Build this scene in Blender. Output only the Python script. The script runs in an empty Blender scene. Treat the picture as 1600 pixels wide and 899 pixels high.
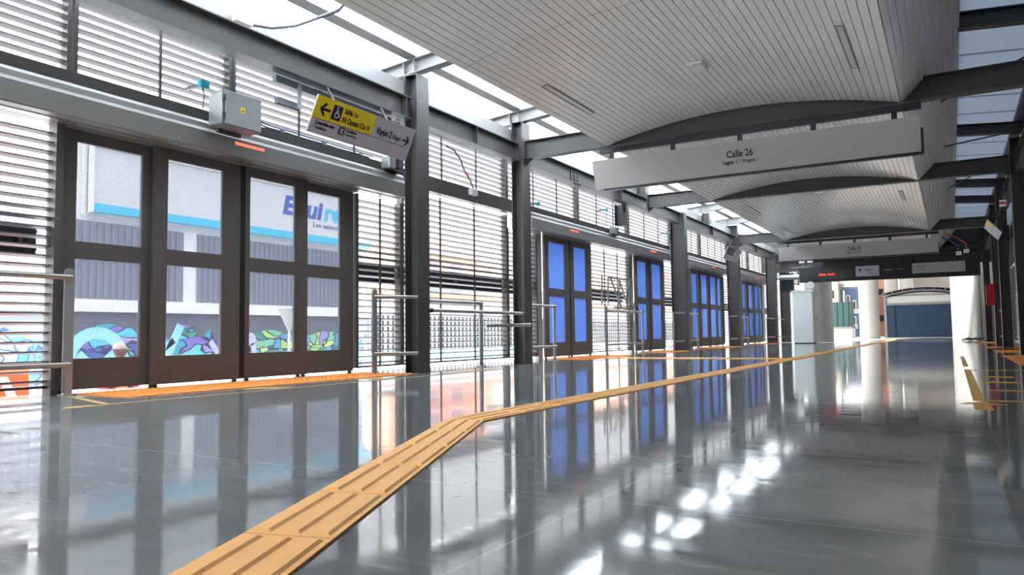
import bpy, bmesh, math, random
from mathutils import Vector, Matrix
random.seed(7)
SC = bpy.context.scene
COL = SC.collection
XC = -2.55                                  # centre line of the hall

# ------------------------------------------------------------------ helpers
def lin(c):
    c = c / 255.0
    return c / 12.92 if c <= .04045 else ((c + .055) / 1.055) ** 2.4
def rgb(r, g, b): return (lin(r), lin(g), lin(b), 1)

def mat(name, col, rough=.5, metal=0., spec=.5, vary=0., vscale=6., bump=0., emit=None, estr=0.):
    m = bpy.data.materials.new(name); m.use_nodes = True
    nt = m.node_tree; p = nt.nodes['Principled BSDF']
    p.inputs['Base Color'].default_value = col
    p.inputs['Roughness'].default_value = rough
    p.inputs['Metallic'].default_value = metal
    p.inputs['Specular IOR Level'].default_value = spec
    if emit:
        p.inputs['Emission Color'].default_value = emit
        p.inputs['Emission Strength'].default_value = estr
    if vary or bump:
        tc = nt.nodes.new('ShaderNodeTexCoord')
        nz = nt.nodes.new('ShaderNodeTexNoise'); nz.inputs['Scale'].default_value = vscale
        nz.inputs['Detail'].default_value = 5
        nt.links.new(tc.outputs['Object'], nz.inputs['Vector'])
        if vary:
            mx = nt.nodes.new('ShaderNodeMix'); mx.data_type = 'RGBA'
            mx.inputs['A'].default_value = tuple(max(0, c * (1 - vary)) for c in col[:3]) + (1,)
            mx.inputs['B'].default_value = tuple(min(1, c * (1 + vary)) for c in col[:3]) + (1,)
            nt.links.new(nz.outputs['Fac'], mx.inputs['Factor'])
            nt.links.new(mx.outputs['Result'], p.inputs['Base Color'])
        if bump:
            bp = nt.nodes.new('ShaderNodeBump'); bp.inputs['Strength'].default_value = bump
            bp.inputs['Distance'].default_value = .01
            nt.links.new(nz.outputs['Fac'], bp.inputs['Height'])
            nt.links.new(bp.outputs['Normal'], p.inputs['Normal'])
    return m

class MB:
    """collects shapes in world coordinates; build() links them as one mesh object"""
    def __init__(s, side=1): s.bm = bmesh.new(); s.side = side
    def _v(s, p):
        p = Vector(p)
        if s.side < 0: p = Vector((2 * XC - p.x, p.y, p.z))
        return s.bm.verts.new(p)
    def face(s, pts):
        vs = [s._v(p) for p in pts]
        return s.bm.faces.new(vs)
    def hexa(s, c):
        v = [s._v(p) for p in c]
        for f in ((0,3,2,1),(4,5,6,7),(0,1,5,4),(1,2,6,5),(2,3,7,6),(3,0,4,7)):
            s.bm.faces.new([v[i] for i in f])
    def box(s, x0, x1, y0, y1, z0, z1):
        s.hexa([(x0,y0,z0),(x1,y0,z0),(x1,y1,z0),(x0,y1,z0),(x0,y0,z1),(x1,y0,z1),(x1,y1,z1),(x0,y1,z1)]); return s
    def obox(s, o, u, v, w):
        o, u, v, w = Vector(o), Vector(u), Vector(v), Vector(w)
        s.hexa([o, o+u, o+u+v, o+v, o+w, o+u+w, o+u+v+w, o+v+w]); return s
    def prism(s, pts, ext):
        e = Vector(ext); n = len(pts)
        a = [s._v(p) for p in pts]; b = [s._v(Vector(p) + e) for p in pts]
        s.bm.faces.new(a[::-1]); s.bm.faces.new(b)
        for i in range(n):
            j = (i + 1) % n
            s.bm.faces.new([a[i], a[j], b[j], b[i]])
        return s
    def tube(s, path, r, seg=12, caps=True):
        P = [Vector(p) for p in path]; rings = []
        rr = r if isinstance(r, (list, tuple)) else [r] * len(P)
        up = None
        for i, p in enumerate(P):
            t = (P[min(i+1, len(P)-1)] - P[max(i-1, 0)]).normalized()
            if up is None:
                up = Vector((0,0,1)) if abs(t.z) < .9 else Vector((1,0,0))
            u = t.cross(up).normalized(); w = u.cross(t).normalized(); up = w
            rings.append([s._v(p + rr[i] * (math.cos(2*math.pi*k/seg) * u + math.sin(2*math.pi*k/seg) * w)) for k in range(seg)])
        for a, b in zip(rings, rings[1:]):
            for k in range(seg):
                s.bm.faces.new([a[k], a[(k+1) % seg], b[(k+1) % seg], b[k]])
        if caps:
            s.bm.faces.new(rings[0][::-1]); s.bm.faces.new(rings[-1])
        return s
    def ibeam(s, a, b, depth, width, tf=.014, tw=.01, stiff=()):
        """I section; a->b is the line of the bottom flange underside, web vertical"""
        a, b = Vector(a), Vector(b); d = b - a; L = d.length; t = d.normalized()
        side = Vector((t.y, -t.x, 0)).normalized(); up = side.cross(t)
        if up.z < 0: up = -up
        s.obox(a - side*width/2, d, side*width, up*tf)
        s.obox(a - side*width/2 + up*(depth-tf), d, side*width, up*tf)
        s.obox(a - side*tw/2 + up*tf, d, side*tw, up*(depth-2*tf))
        for f in stiff:
            s.obox(a - side*(width/2-.005) + t*(f*L) + up*tf, t*.012, side*(width-.01), up*(depth-2*tf))
        return s
    def build(s, name, m, parent=None, smooth=False, bevel=0.):
        bmesh.ops.recalc_face_normals(s.bm, faces=s.bm.faces)
        off = parent_world(parent) if parent else Vector((0,0,0))
        if not parent:
            lo = Vector([min(v.co[i] for v in s.bm.verts) for i in range(3)]); hi = Vector([max(v.co[i] for v in s.bm.verts) for i in range(3)])
            off = Vector(((lo.x+hi.x)/2, (lo.y+hi.y)/2, lo.z))
        for v in s.bm.verts: v.co -= off
        me = bpy.data.meshes.new(name); s.bm.to_mesh(me); s.bm.free()
        me.materials.append(m)
        if smooth:
            for p in me.polygons: p.use_smooth = True
            me.set_sharp_from_angle(angle=math.radians(40))
        o = bpy.data.objects.new(name, me); COL.objects.link(o)
        if parent: o.parent = parent
        else: o.location = off
        if bevel:
            bv = o.modifiers.new('bevel', 'BEVEL'); bv.width = bevel; bv.segments = 2; bv.limit_method = 'ANGLE'
        return o

def parent_world(p):
    v = Vector((0,0,0))
    while p: v = v + p.location; p = p.parent
    return v
def tag(o, label, cat, group=None, kind='thing'):
    o['label'] = label; o['category'] = cat; o['kind'] = kind
    if group: o['group'] = group
    return o
def thing(name, label, cat, loc=(0,0,0), group=None, kind='thing', side=1):
    o = bpy.data.objects.new(name, None); COL.objects.link(o)
    o.empty_display_size = .1
    if side < 0: loc = (2*XC - loc[0], loc[1], loc[2])
    o.location = loc
    return tag(o, label, cat, group, kind)
def struct(o, label=None):
    o['kind'] = 'structure'
    if label: o['label'] = label
    return o
def dup(root, loc, label, group=None):
    r = root.copy(); COL.objects.link(r); r.location = loc; r['label'] = label
    if group: r['group'] = group
    for ch in list(root.children):
        c = ch.copy(); COL.objects.link(c); c.parent = r
        for g in list(ch.children):
            d = g.copy(); COL.objects.link(d); d.parent = c
    return r

def lettering(name, lines, m, parent, depth=.002, squeeze=.8):
    """lines: (string, cap size, origin, xdir, ydir, align, bold); one mesh of raised letters"""
    bm = bmesh.new(); off = parent_world(parent)
    for ln in lines:
        (s, size, o, xd, yd, al, bold) = ln[:7]
        cu = bpy.data.curves.new('lettering', 'FONT'); cu.body = s; cu.size = size / .73
        cu.align_x = al; cu.extrude = depth; cu.offset = bold * size; cu.resolution_u = 3
        if len(ln) > 8: cu.shear = ln[8]
        ob = bpy.data.objects.new('lettering', cu); COL.objects.link(ob)
        dg = bpy.context.evaluated_depsgraph_get()
        me = bpy.data.meshes.new_from_object(ob.evaluated_get(dg))
        xd, yd = Vector(xd).normalized(), Vector(yd).normalized(); n = xd.cross(yd)
        M = Matrix(((xd.x, yd.x, n.x, 0), (xd.y, yd.y, n.y, 0), (xd.z, yd.z, n.z, 0), (0,0,0,1)))
        sq = squeeze
        if len(ln) > 7:
            xs = [v.co.x for v in me.vertices]; sq = ln[7] / (max(xs) - min(xs))
        S = Matrix.Diagonal((sq, 1, 1, 1))
        me.transform(Matrix.Translation(Vector(o) - off) @ M @ S)
        bm.from_mesh(me)
        bpy.data.objects.remove(ob); bpy.data.curves.remove(cu); bpy.data.meshes.remove(me)
    me = bpy.data.meshes.new(name); bm.to_mesh(me); bm.free(); me.materials.append(m)
    o = bpy.data.objects.new(name, me); COL.objects.link(o); o.parent = parent
    return o
def shapes(name, polys, m, parent, o, xd, yd, depth=.003, z0=0.):
    """flat raised shapes on a sign face: polys in face units (metres)"""
    xd, yd = Vector(xd).normalized(), Vector(yd).normalized(); n = xd.cross(yd); o = Vector(o)
    b = MB()
    for pl in polys:
        b.prism([o + xd*p[0] + yd*p[1] + n*z0 for p in pl], n*depth)
    return b.build(name, m, parent)

def ring(cx, cy, r0, r1, a0, a1, k=14):
    A = [math.radians(a0 + (a1-a0)*i/k) for i in range(k+1)]
    return [[(cx+r1*math.cos(A[i]), cy+r1*math.sin(A[i])), (cx+r1*math.cos(A[i+1]), cy+r1*math.sin(A[i+1])),
             (cx+r0*math.cos(A[i+1]), cy+r0*math.sin(A[i+1])), (cx+r0*math.cos(A[i]), cy+r0*math.sin(A[i]))] for i in range(k)]
def disc(cx, cy, r, k=16): return [(cx+r*math.cos(2*math.pi*i/k), cy+r*math.sin(2*math.pi*i/k)) for i in range(k)]
def bar(x0, y0, x1, y1, w):
    d = Vector((x1-x0, y1-y0)); n = Vector((-d.y, d.x)).normalized() * w/2
    return [(x0+n.x, y0+n.y), (x0-n.x, y0-n.y), (x1-n.x, y1-n.y), (x1+n.x, y1+n.y)]
def arrow(cx, cy, L, dr):
    """bold arrow pointing along dr (+1 right, -1 left)"""
    h = L*.5; w = L*.2
    return [bar(cx-dr*h, cy, cx+dr*h*.75, cy, w), bar(cx+dr*h, cy-w*.1, cx+dr*h*.05, cy+h*.95, w), bar(cx+dr*h, cy+w*.1, cx+dr*h*.05, cy-h*.95, w)]

# ------------------------------------------------------------------ materials
STEEL   = mat('painted_steel', (.066,.062,.060,1), .42, 0, .5, .08, 3)
DOORM   = mat('door_frame_metal', (.105,.097,.092,1), .45, 0, .4, .05, 4)
HEADM   = mat('header_aluminium', (.21,.204,.198,1), .4, .2, .5, .05, 3)
GUTTER  = mat('gutter_metal', (.26,.254,.248,1), .45, .2, .5, .06, 2)
SLATM   = mat('louvre_metal', (.15,.15,.158,1), .45, .2, .5, .06, 3)
DARK    = mat('dark_board', (.012,.014,.016,1), .5)
BLACK   = mat('black_plastic', (.008,.008,.009,1), .4)
SEAL    = mat('rubber_seal', (.006,.006,.007,1), .7)
STAIN   = mat('stainless_steel', (.42,.40,.37,1), .32, .85, .5, .06, 12)
GALV    = mat('galvanised_steel', (.40,.42,.44,1), .4, .7, .5, .12, 14)
CEIL    = mat('ceiling_plank_metal', (.78,.775,.745,1), .27, .2, .5, .05, .8)
CLAD    = mat('cladding_plank_metal', (.88,.89,.90,1), .28, .1, .5, .1, 1.2)
SIGNM   = mat('sign_face_grey', (.44,.42,.405,1), .5, 0, .4, .02, 2)
SIGNL   = mat('sign_face_lilac', (.50,.475,.53,1), .5)
YELL    = mat('sign_yellow', rgb(232,205,20), .5)
NAVY    = mat('pictogram_navy', rgb(22,28,58), .5)
INK     = mat('sign_ink', (.008,.008,.01,1), .6)
INKL    = mat('sign_ink_light', (.07,.07,.08,1), .6)
WHITE   = mat('white_paint', (.75,.75,.74,1), .45)
BOXG    = mat('enclosure_grey', (.28,.29,.31,1), .45, .1, .5, .03, 5)
ORANGE  = mat('tactile_rubber', rgb(255,184,98), .55, 0, .4, .10, 9, .12)
ORANGED = mat('tactile_pad_orange', rgb(226,136,42), .55, 0, .4, .12, 9, .12)
PAINTY  = mat('floor_paint_yellow', rgb(214,160,30), .4, 0, .5, .15, 12)
TEAL    = mat('teal_plastic', rgb(10,150,175), .45)
REDM    = mat('red_enamel', rgb(170,8,12), .4)
LEDR    = mat('red_led', (.4,.02,.01,1), .5, emit=(1,.13,.07,1), estr=1.6)
LEDS    = mat('display_led', (.4,.02,.01,1), .5, emit=(1,.05,.03,1), estr=2.2)
CABM    = mat('cabinet_enamel', (.76,.81,.78,1), .4, 0, .5, .03, 2)
CONC    = mat('pillar_concrete', (.52,.51,.48,1), .7, 0, .3, .08, 1.3, .05)
CONCD   = mat('rough_concrete', (.42,.40,.36,1), .8, 0, .3, .35, .9, .1)
CABLE   = mat('cable_grey', (.16,.17,.18,1), .5)
BLUEC   = mat('conduit_tape_blue', rgb(40,90,160), .5)
LENSM   = mat('diffuser', (.62,.60,.58,1), .35)
VENTM   = mat('slot_grille', (.60,.59,.57,1), .5)

def film_mat(name, col, through, dots=0.):
    """perforated window film on glass: part see-through, part lit from behind"""
    m = bpy.data.materials.new(name); m.use_nodes = True; nt = m.node_tree; nt.nodes.clear()
    out = nt.nodes.new('ShaderNodeOutputMaterial')
    tr = nt.nodes.new('ShaderNodeBsdfTransparent'); tr.inputs[0].default_value = (.95,.97,1,1)
    tl = nt.nodes.new('ShaderNodeBsdfTranslucent'); tl.inputs[0].default_value = col
    df = nt.nodes.new('ShaderNodeBsdfDiffuse'); df.inputs[0].default_value = col
    gl = nt.nodes.new('ShaderNodeBsdfGlossy'); gl.inputs['Roughness'].default_value = .05
    a = nt.nodes.new('ShaderNodeMixShader'); a.inputs[0].default_value = .45
    nt.links.new(tl.outputs[0], a.inputs[1]); nt.links.new(df.outputs[0], a.inputs[2])
    b = nt.nodes.new('ShaderNodeMixShader')
    if dots:
        tc = nt.nodes.new('ShaderNodeTexCoord'); mp = nt.nodes.new('ShaderNodeMapping')
        mp.inputs['Rotation'].default_value = (math.radians(38), 0, 0)
        wv = nt.nodes.new('ShaderNodeTexWave'); wv.bands_direction = 'Y'; wv.inputs['Scale'].default_value = dots
        wz = nt.nodes.new('ShaderNodeTexWave'); wz.bands_direction = 'Z'; wz.inputs['Scale'].default_value = dots
        nt.links.new(tc.outputs['Object'], mp.inputs[0])
        nt.links.new(mp.outputs[0], wv.inputs[0]); nt.links.new(mp.outputs[0], wz.inputs[0])
        mu = nt.nodes.new('ShaderNodeMath'); mu.operation = 'MULTIPLY'
        nt.links.new(wv.outputs['Fac'], mu.inputs[0]); nt.links.new(wz.outputs['Fac'], mu.inputs[1])
        mr = nt.nodes.new('ShaderNodeMapRange'); mr.inputs['To Min'].default_value = through - .2; mr.inputs['To Max'].default_value = through + .3
        nt.links.new(mu.outputs[0], mr.inputs['Value']); nt.links.new(mr.outputs[0], b.inputs[0])
    else: b.inputs[0].default_value = through
    nt.links.new(a.outputs[0], b.inputs[1]); nt.links.new(tr.outputs[0], b.inputs[2])
    lw = nt.nodes.new('ShaderNodeLayerWeight'); lw.inputs[0].default_value = .5
    fr = nt.nodes.new('ShaderNodeMath'); fr.operation = 'POWER'; fr.inputs[1].default_value = 4; nt.links.new(lw.outputs['Facing'], fr.inputs[0])
    c = nt.nodes.new('ShaderNodeMixShader')
    nt.links.new(fr.outputs[0], c.inputs[0]); nt.links.new(b.outputs[0], c.inputs[1]); nt.links.new(gl.outputs[0], c.inputs[2])
    nt.links.new(c.outputs[0], out.inputs[0])
    return m
BLUEGREY = mat('channel_bluegrey', (.14,.165,.19,1), .4, .3)
FILMG = film_mat('perforated_film_grey', (.045,.047,.06,1), .50, 32)
FILMB = film_mat('blue_film', (.21,.33,.60,1), .004)
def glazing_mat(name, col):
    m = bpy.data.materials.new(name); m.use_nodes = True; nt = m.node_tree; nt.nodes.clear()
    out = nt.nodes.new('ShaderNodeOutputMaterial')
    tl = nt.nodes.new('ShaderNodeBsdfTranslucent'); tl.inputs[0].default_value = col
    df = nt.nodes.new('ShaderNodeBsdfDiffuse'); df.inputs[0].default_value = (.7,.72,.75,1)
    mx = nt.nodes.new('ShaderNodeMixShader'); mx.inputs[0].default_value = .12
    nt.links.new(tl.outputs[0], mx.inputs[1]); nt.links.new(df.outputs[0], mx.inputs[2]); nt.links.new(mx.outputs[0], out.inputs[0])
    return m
ROOFSHEET = glazing_mat('translucent_roof_sheet', (.80,.84,.88,1))
ROOFSHADED = glazing_mat('tinted_roof_sheet', (.13,.145,.165,1))  # right-hand copy of the roof sheet, weaker daylight put into its colour

def floor_mat():
    m = bpy.data.materials.new('polished_concrete'); m.use_nodes = True; nt = m.node_tree
    p = nt.nodes['Principled BSDF']; N = nt.nodes.new; L = nt.links.new
    tc = N('ShaderNodeTexCoord')
    n1 = N('ShaderNodeTexNoise'); n1.inputs['Scale'].default_value = .9; n1.inputs['Detail'].default_value = 8; n1.inputs['Roughness'].default_value = .62
    L(tc.outputs['Object'], n1.inputs['Vector'])
    mp = N('ShaderNodeMapping'); mp.inputs['Scale'].default_value = (2.2, 9, 1); mp.inputs['Rotation'].default_value = (0,0,.5)
    L(tc.outputs['Object'], mp.inputs[0])
    n2 = N('ShaderNodeTexNoise'); n2.inputs['Scale'].default_value = 1.6; n2.inputs['Detail'].default_value = 7; n2.inputs['Roughness'].default_value = .7
    L(mp.outputs[0], n2.inputs['Vector'])
    cr = N('ShaderNodeValToRGB'); cr.color_ramp.elements[0].position = .3; cr.color_ramp.elements[1].position = .72
    cr.color_ramp.elements[0].color = (.16,.17,.172,1); cr.color_ramp.elements[1].color = (.255,.268,.27,1)
    L(n1.outputs['Fac'], cr.inputs['Fac'])
    sc = N('ShaderNodeValToRGB'); sc.color_ramp.elements[0].position = .55; sc.color_ramp.elements[1].position = .72
    sc.color_ramp.elements[0].color = (0,0,0,1); sc.color_ramp.elements[1].color = (1,1,1,1)
    L(n2.outputs['Fac'], sc.inputs['Fac'])
    mx = N('ShaderNodeMix'); mx.data_type = 'RGBA'; mx.inputs['B'].default_value = (.34,.35,.34,1)
    sm = N('ShaderNodeMath'); sm.operation = 'MULTIPLY'; sm.inputs[1].default_value = .6
    L(sc.outputs['Color'], sm.inputs[0]); L(sm.outputs[0], mx.inputs['Factor']); L(cr.outputs['Color'], mx.inputs['A'])
    # saw-cut joints
    sx = N('ShaderNodeSeparateXYZ'); L(tc.outputs['Object'], sx.inputs[0])
    def joint(sock, period, shift, width):
        a = N('ShaderNodeMath'); a.operation = 'ADD'; a.inputs[1].default_value = shift; L(sock, a.inputs[0])
        b = N('ShaderNodeMath'); b.operation = 'PINGPONG'; b.inputs[1].default_value = period / 2; L(a.outputs[0], b.inputs[0])
        c = N('ShaderNodeMath'); c.operation = 'LESS_THAN'; c.inputs[1].default_value = width / 2; L(b.outputs[0], c.inputs[0])
        return c.outputs[0]
    j1 = joint(sx.outputs['X'], 2.6, .94, .009); j2 = joint(sx.outputs['Y'], 3.0, .9, .009)
    jm = N('ShaderNodeMath'); jm.operation = 'MAXIMUM'; L(j1, jm.inputs[0]); L(j2, jm.inputs[1])
    jj = N('ShaderNodeMath'); jj.operation = 'MULTIPLY'; jj.inputs[1].default_value = .5; L(jm.outputs[0], jj.inputs[0])
    m2 = N('ShaderNodeMix'); m2.data_type = 'RGBA'; m2.inputs['B'].default_value = (.46,.47,.47,1)
    L(jj.outputs[0], m2.inputs['Factor']); L(mx.outputs['Result'], m2.inputs['A']); L(m2.outputs['Result'], p.inputs['Base Color'])
    r = N('ShaderNodeMapRange'); r.inputs['To Min'].default_value = .03; r.inputs['To Max'].default_value = .13
    r.inputs['From Min'].default_value = .35; r.inputs['From Max'].default_value = .75
    L(n2.outputs['Fac'], r.inputs['Value']); L(r.outputs[0], p.inputs['Roughness'])
    p.inputs['IOR'].default_value = 1.5; p.inputs['Coat Weight'].default_value = .0; p.inputs['Coat Roughness'].default_value = .04
    bp = N('ShaderNodeBump'); bp.inputs['Strength'].default_value = .06; bp.inputs['Distance'].default_value = .004
    n3 = N('ShaderNodeTexNoise'); n3.inputs['Scale'].default_value = 3.5; n3.inputs['Detail'].default_value = 3
    L(tc.outputs['Object'], n3.inputs['Vector']); L(n3.outputs['Fac'], bp.inputs['Height']); L(bp.outputs['Normal'], p.inputs['Normal'])
    L(bp.outputs['Normal'], p.inputs['Coat Normal'])
    return m
FLOORM = floor_mat()

# ------------------------------------------------------------------ floor, ceiling, end walls
Y0, Y1 = -7., 36.
b = MB(); b.prism([(-7.35,Y0,-.25), (2.25,Y0,-.25), (2.25,47,-.25), (-1.4,49.5,-.25), (-4.45,33.0,-.25), (-7.35,33.0,-.25)], (0,0,.25))
f = struct(b.build('floor', FLOORM), 'glossy grey polished concrete floor of the station hall')
f.data.transform(Matrix.Translation(f.location)); f.location = (0,0,0)

def arc_z(x): return 3.5 + .27 * (1 - ((x - XC) / 2.09) ** 2)
def plank_profile():
    pts = []; n = 47; x0, x1 = XC - 2.09, XC + 2.09; w = (x1 - x0) / n; g = .0045
    for i in range(n):
        a, c = x0 + i*w, x0 + (i+1)*w
        pts += [(a+g, arc_z(a+g)), (c-g, arc_z(c-g)), (c-g, arc_z(c)+.014), (c+g, arc_z(c)+.014)]
    return pts[:-2]
def sheet(profile, ya, yb, side=1):
    b = MB(side)
    A = [b._v((x, ya, z)) for x, z in profile]; B = [b._v((x, yb, z)) for x, z in profile]
    for i in range(len(profile)-1): b.bm.faces.new([A[i], A[i+1], B[i+1], B[i]])
    return b
PP = plank_profile()
CL = []; n = 11
for i in range(n):
    a, c = i/n, (i+1)/n; g = .004
    X = lambda t: XC + 2.09 + .70*t
    Z = lambda t: 3.5 + .76*t
    CL += [(X(a)+g*.7, Z(a)+g*.7), (X(c)-g*.7, Z(c)-g*.7), (X(c)-g*.7+.01, Z(c)-g*.7-.01), (X(c)+g*.7+.01, Z(c)+g*.7-.01)]
CL = CL[:-2] + [(XC+2.09+.70, 4.62)]
cuts = [Y0, .9, 6.86, 11.08, 13.9, 17.08, 20.2, 22.4, 26.0, 29.8, 33.75]
gap = lambda y: .092 if y in (11.08, 17.08, 26.0, 33.75) else .004
for i in range(len(cuts)-1):
    struct(sheet(PP, cuts[i]+gap(cuts[i]), cuts[i+1]-gap(cuts[i+1])).build('ceiling', CEIL), 'curved white metal plank ceiling')
    for sd in (1, -1):
        struct(sheet(CL, cuts[i]+.004, cuts[i+1]-.004, sd).build('ceiling', CLAD), 'sloping metal plank cladding along the side of the ceiling')
b = MB(); b.box(-5.3, .25, Y0, 34.0, 4.62, 4.70)
struct(b.build('ceiling', STEEL), 'roof deck over the ceiling')
b = MB(); b.box(.25, 2.3, Y0, 4.98, 4.5, 4.58)  # unseen roof board added to darken the near right floor
struct(b.build('ceiling', STEEL), 'solid roof edge beside the viewpoint')

b = MB(); b.box(-5.2, 2.3, Y0-.15, Y0, -.25, 4.62)  # unseen wall added to cut light from the open rear
struct(b.build('wall_back', STEEL), 'dark wall behind the viewpoint')
b = MB(); b.box(2.06, 2.22, Y0, 5.9, 0, 3.8)  # unseen panel added so no light enters the near right side
struct(b.build('wall_right', STEEL), 'solid dark panel of the right wall beside the viewpoint')

# ------------------------------------------------------------------ steel frame
def column(y, top, label, side=1, xa=-6.42, group='steel columns along the walls'):
    b = MB(side); xb = -6.20; w = .27
    b.box(xb-.016, xb, y, y+w, 0, top); b.box(xa, xa+.016, y, y+w, 0, top); b.box(xa+.016, xb-.016, y+w/2-.006, y+w/2+.006, 0, top)
    b.box(xa, xb, y, y+w, top, top+.012)
    o = b.build('steel_column', STEEL); return tag(o, label, 'column', group)
column(8.05, 4.10, 'dark steel column beside the yellow exit sign')
column(10.97, 4.14, 'dark steel column under the left end of the nearest cross beam')
column(19.9, 3.76, 'dark steel column between the second and third blue doors on the left', 1, -6.6)
column(25.85, 4.14, 'dark steel column left of the fourth blue door on the left wall', 1, -6.6)
column(32.1, 3.76, 'dark steel column just past the last blue door on the left', 1, -6.6)
column(35.0, 3.76, 'far dark steel column beside the pale cabinet', 1, -6.6)
column(17.1, 4.14, 'nearest black steel column on the dark right wall', -1)
column(22.6, 4.14, 'second black steel column from the front on the dark right wall', -1)
column(26.1, 4.14, 'black steel column on the right wall behind the tilted sign', -1)
column(33.4, 4.14, 'last black steel column on the right wall by the round pillar', -1)
b = MB(); b.ibeam((-6.30, 16.26, 3.0), (-6.30, 16.27, 3.0), .01, .01)
b = MB(); y = 16.0; b.box(-6.62,-6.604,y,y+.24,2.98,3.47); b.box(-6.44,-6.424,y,y+.24,2.98,3.47); b.box(-6.604,-6.44,y+.114,y+.126,2.98,3.47)
tag(b.build('steel_post', STEEL), 'short steel stub post standing on the rail above the first blue door header', 'post')
b = MB(); y = 16.96; b.box(-6.42,-6.404,y,y+.24,3.77,4.13); b.box(-6.216,-6.2,y,y+.24,3.77,4.13); b.box(-6.404,-6.216,y+.114,y+.126,3.77,4.13)
tag(b.build('steel_post', STEEL), 'short steel stub post on the eave beam above the second cross beam', 'post')
b = MB(); y = 22.4; b.box(-6.42,-6.404,y,y+.24,3.77,4.13); b.box(-6.216,-6.2,y,y+.24,3.77,4.13); b.box(-6.404,-6.216,y+.114,y+.126,3.77,4.13)
tag(b.build('steel_post', STEEL), 'short steel stub post on the eave beam between second and third cross beams', 'post')

for sd, nm in ((1, 'left'), (-1, 'right')):
    ys = [(Y0,8.04,'before the first column'),(8.33,10.96,'between the first two columns'),(11.25,19.89,'from the second to the third column'),(20.18,25.84,'from the third to the fourth column'),(26.13,32.09,'from the fourth to the fifth column'),(32.38,34.99,'between the two farthest columns')] if sd > 0 else \
         [(Y0,17.09,'before the nearest black column'),(17.38,22.59,'between the first two black columns'),(22.88,26.09,'behind the tilted sign'),(26.38,33.39,'before the last black column')]
    for ya, yb, w in ys:
        b = MB(sd); b.ibeam((-6.33, ya, 3.46), (-6.33, yb, 3.46), .30, .17, stiff=[.003,.5,.99])
        tag(b.build('eave_beam', STEEL), 'dark steel eave beam along the %s wall, %s' % (nm, w), 'beam', 'eave beams')
        if sd > 0 and ya == 11.25:
            eb_ = bpy.data.objects[sorted(o.name for o in COL.objects if o.name.startswith('eave_beam'))[-1]]
            b = MB(); b.box(-6.325,-6.31,13.1,13.5,3.49,3.73)
            for yy in (13.18,13.25,13.35,13.42):
                for zz in (3.54,3.61,3.68): b.tube([(-6.312,yy,zz),(-6.29,yy,zz)], .016, 6)
                b.tube([(-6.28,yy,3.44),(-6.28,yy,3.46)], .018, 6)
            b.build('splice_plate', STEEL, eb_)
    b = MB(sd); b.prism([(-6.47,Y0,3.775),(-6.43,Y0,3.775),(-6.44,Y0,4.05),(-6.52,Y0,4.05),(-6.52,Y0,4.03),(-6.48,Y0,4.03)], (0,43,0))
    tag(b.build('gutter', GUTTER), 'pale grey metal gutter channel above the %s eave beam' % nm, 'gutter')
    b = MB(sd); b.box(-7.03, -6.90, Y0, 36, 2.86, 3.03) if False else b.box(-7.03, -6.88, Y0, 36, 2.74, 2.97)
    tag(b.build('rail_beam', STEEL), 'dark steel rail beam above the %s doors and louvres' % nm, 'beam')
    b = MB(sd); b.box(-7.2, -7.16, Y0, 36, 3.74, 4.44)
    struct(b.build('trim_1' if sd > 0 else 'trim_2', STEEL), 'fascia along the %s eave' % nm)
    b = MB(sd); b.obox((-6.44, Y0, 4.37), (.17,0,.017), (0,43,0), (-.012,0,.12))
    tag(b.build('roof_purlin', GUTTER), 'long grey steel purlin under the %s roof sheets' % nm, 'purlin')

FR = [(11.08,'first'), (17.08,'second'), (26.0,'third'), (33.75,'fourth')]
for y, w in FR:
    b = MB(); b.ibeam((-6.19, y, 3.5), (1.09, y, 3.5), .31, .17, stiff=(.22,.787))
    o = tag(b.build('cross_beam', STEEL), '%s straight steel cross beam from the camera, spanning under the curved ceiling' % w, 'beam', 'cross beams under the ceiling')
    b = MB()
    for x, d in ((-6.19,1), (1.09,-1)):
        b = MB(); b.box(min(x,x+d*.018), max(x,x+d*.018), y-.10, y+.10, 3.44, 3.86)
        for dz in (.09,.17,.25):
            for dy in (-.06,.06): b.tube([(x+d*.018,y+dy,3.5+dz),(x+d*.04,y+dy,3.5+dz)], .014, 6)
        b.prism([(x,y-.012,3.5),(x+d*.14,y-.012,3.5),(x,y-.012,3.38)], (0,.024,0))
        b.build('end_plate', STEEL, o)
RL = {8.19:'above the column by the yellow exit sign', 11.105:'above the nearest cross beam', 17.08:'above the second cross beam', 22.52:'between the second and third cross beams', 25.64:'above the third cross beam'}
for sd, nm in ((1,'left'), (-1,'right')):
    for y, w in RL.items():
        if sd < 0 and y < 9: continue
        yy = y if sd > 0 else {11.105:10.75, 17.08:16.75, 22.52:22.9, 25.64:25.75}[y]
        b = MB(sd); b.ibeam((-7.12, yy, 4.03 + .06), (-5.2, yy, 4.03+.06+.16), .21, .15, stiff=(.33,.42))
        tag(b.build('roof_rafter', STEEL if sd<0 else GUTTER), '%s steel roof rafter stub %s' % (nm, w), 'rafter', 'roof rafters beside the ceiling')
SK = [(Y0,-.5),( -.5,5.0),(5.0,8.2),(8.2,11.1),(11.1,17.1),(17.1,22.5),(22.5,26.),(26.,34.)]
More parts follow.
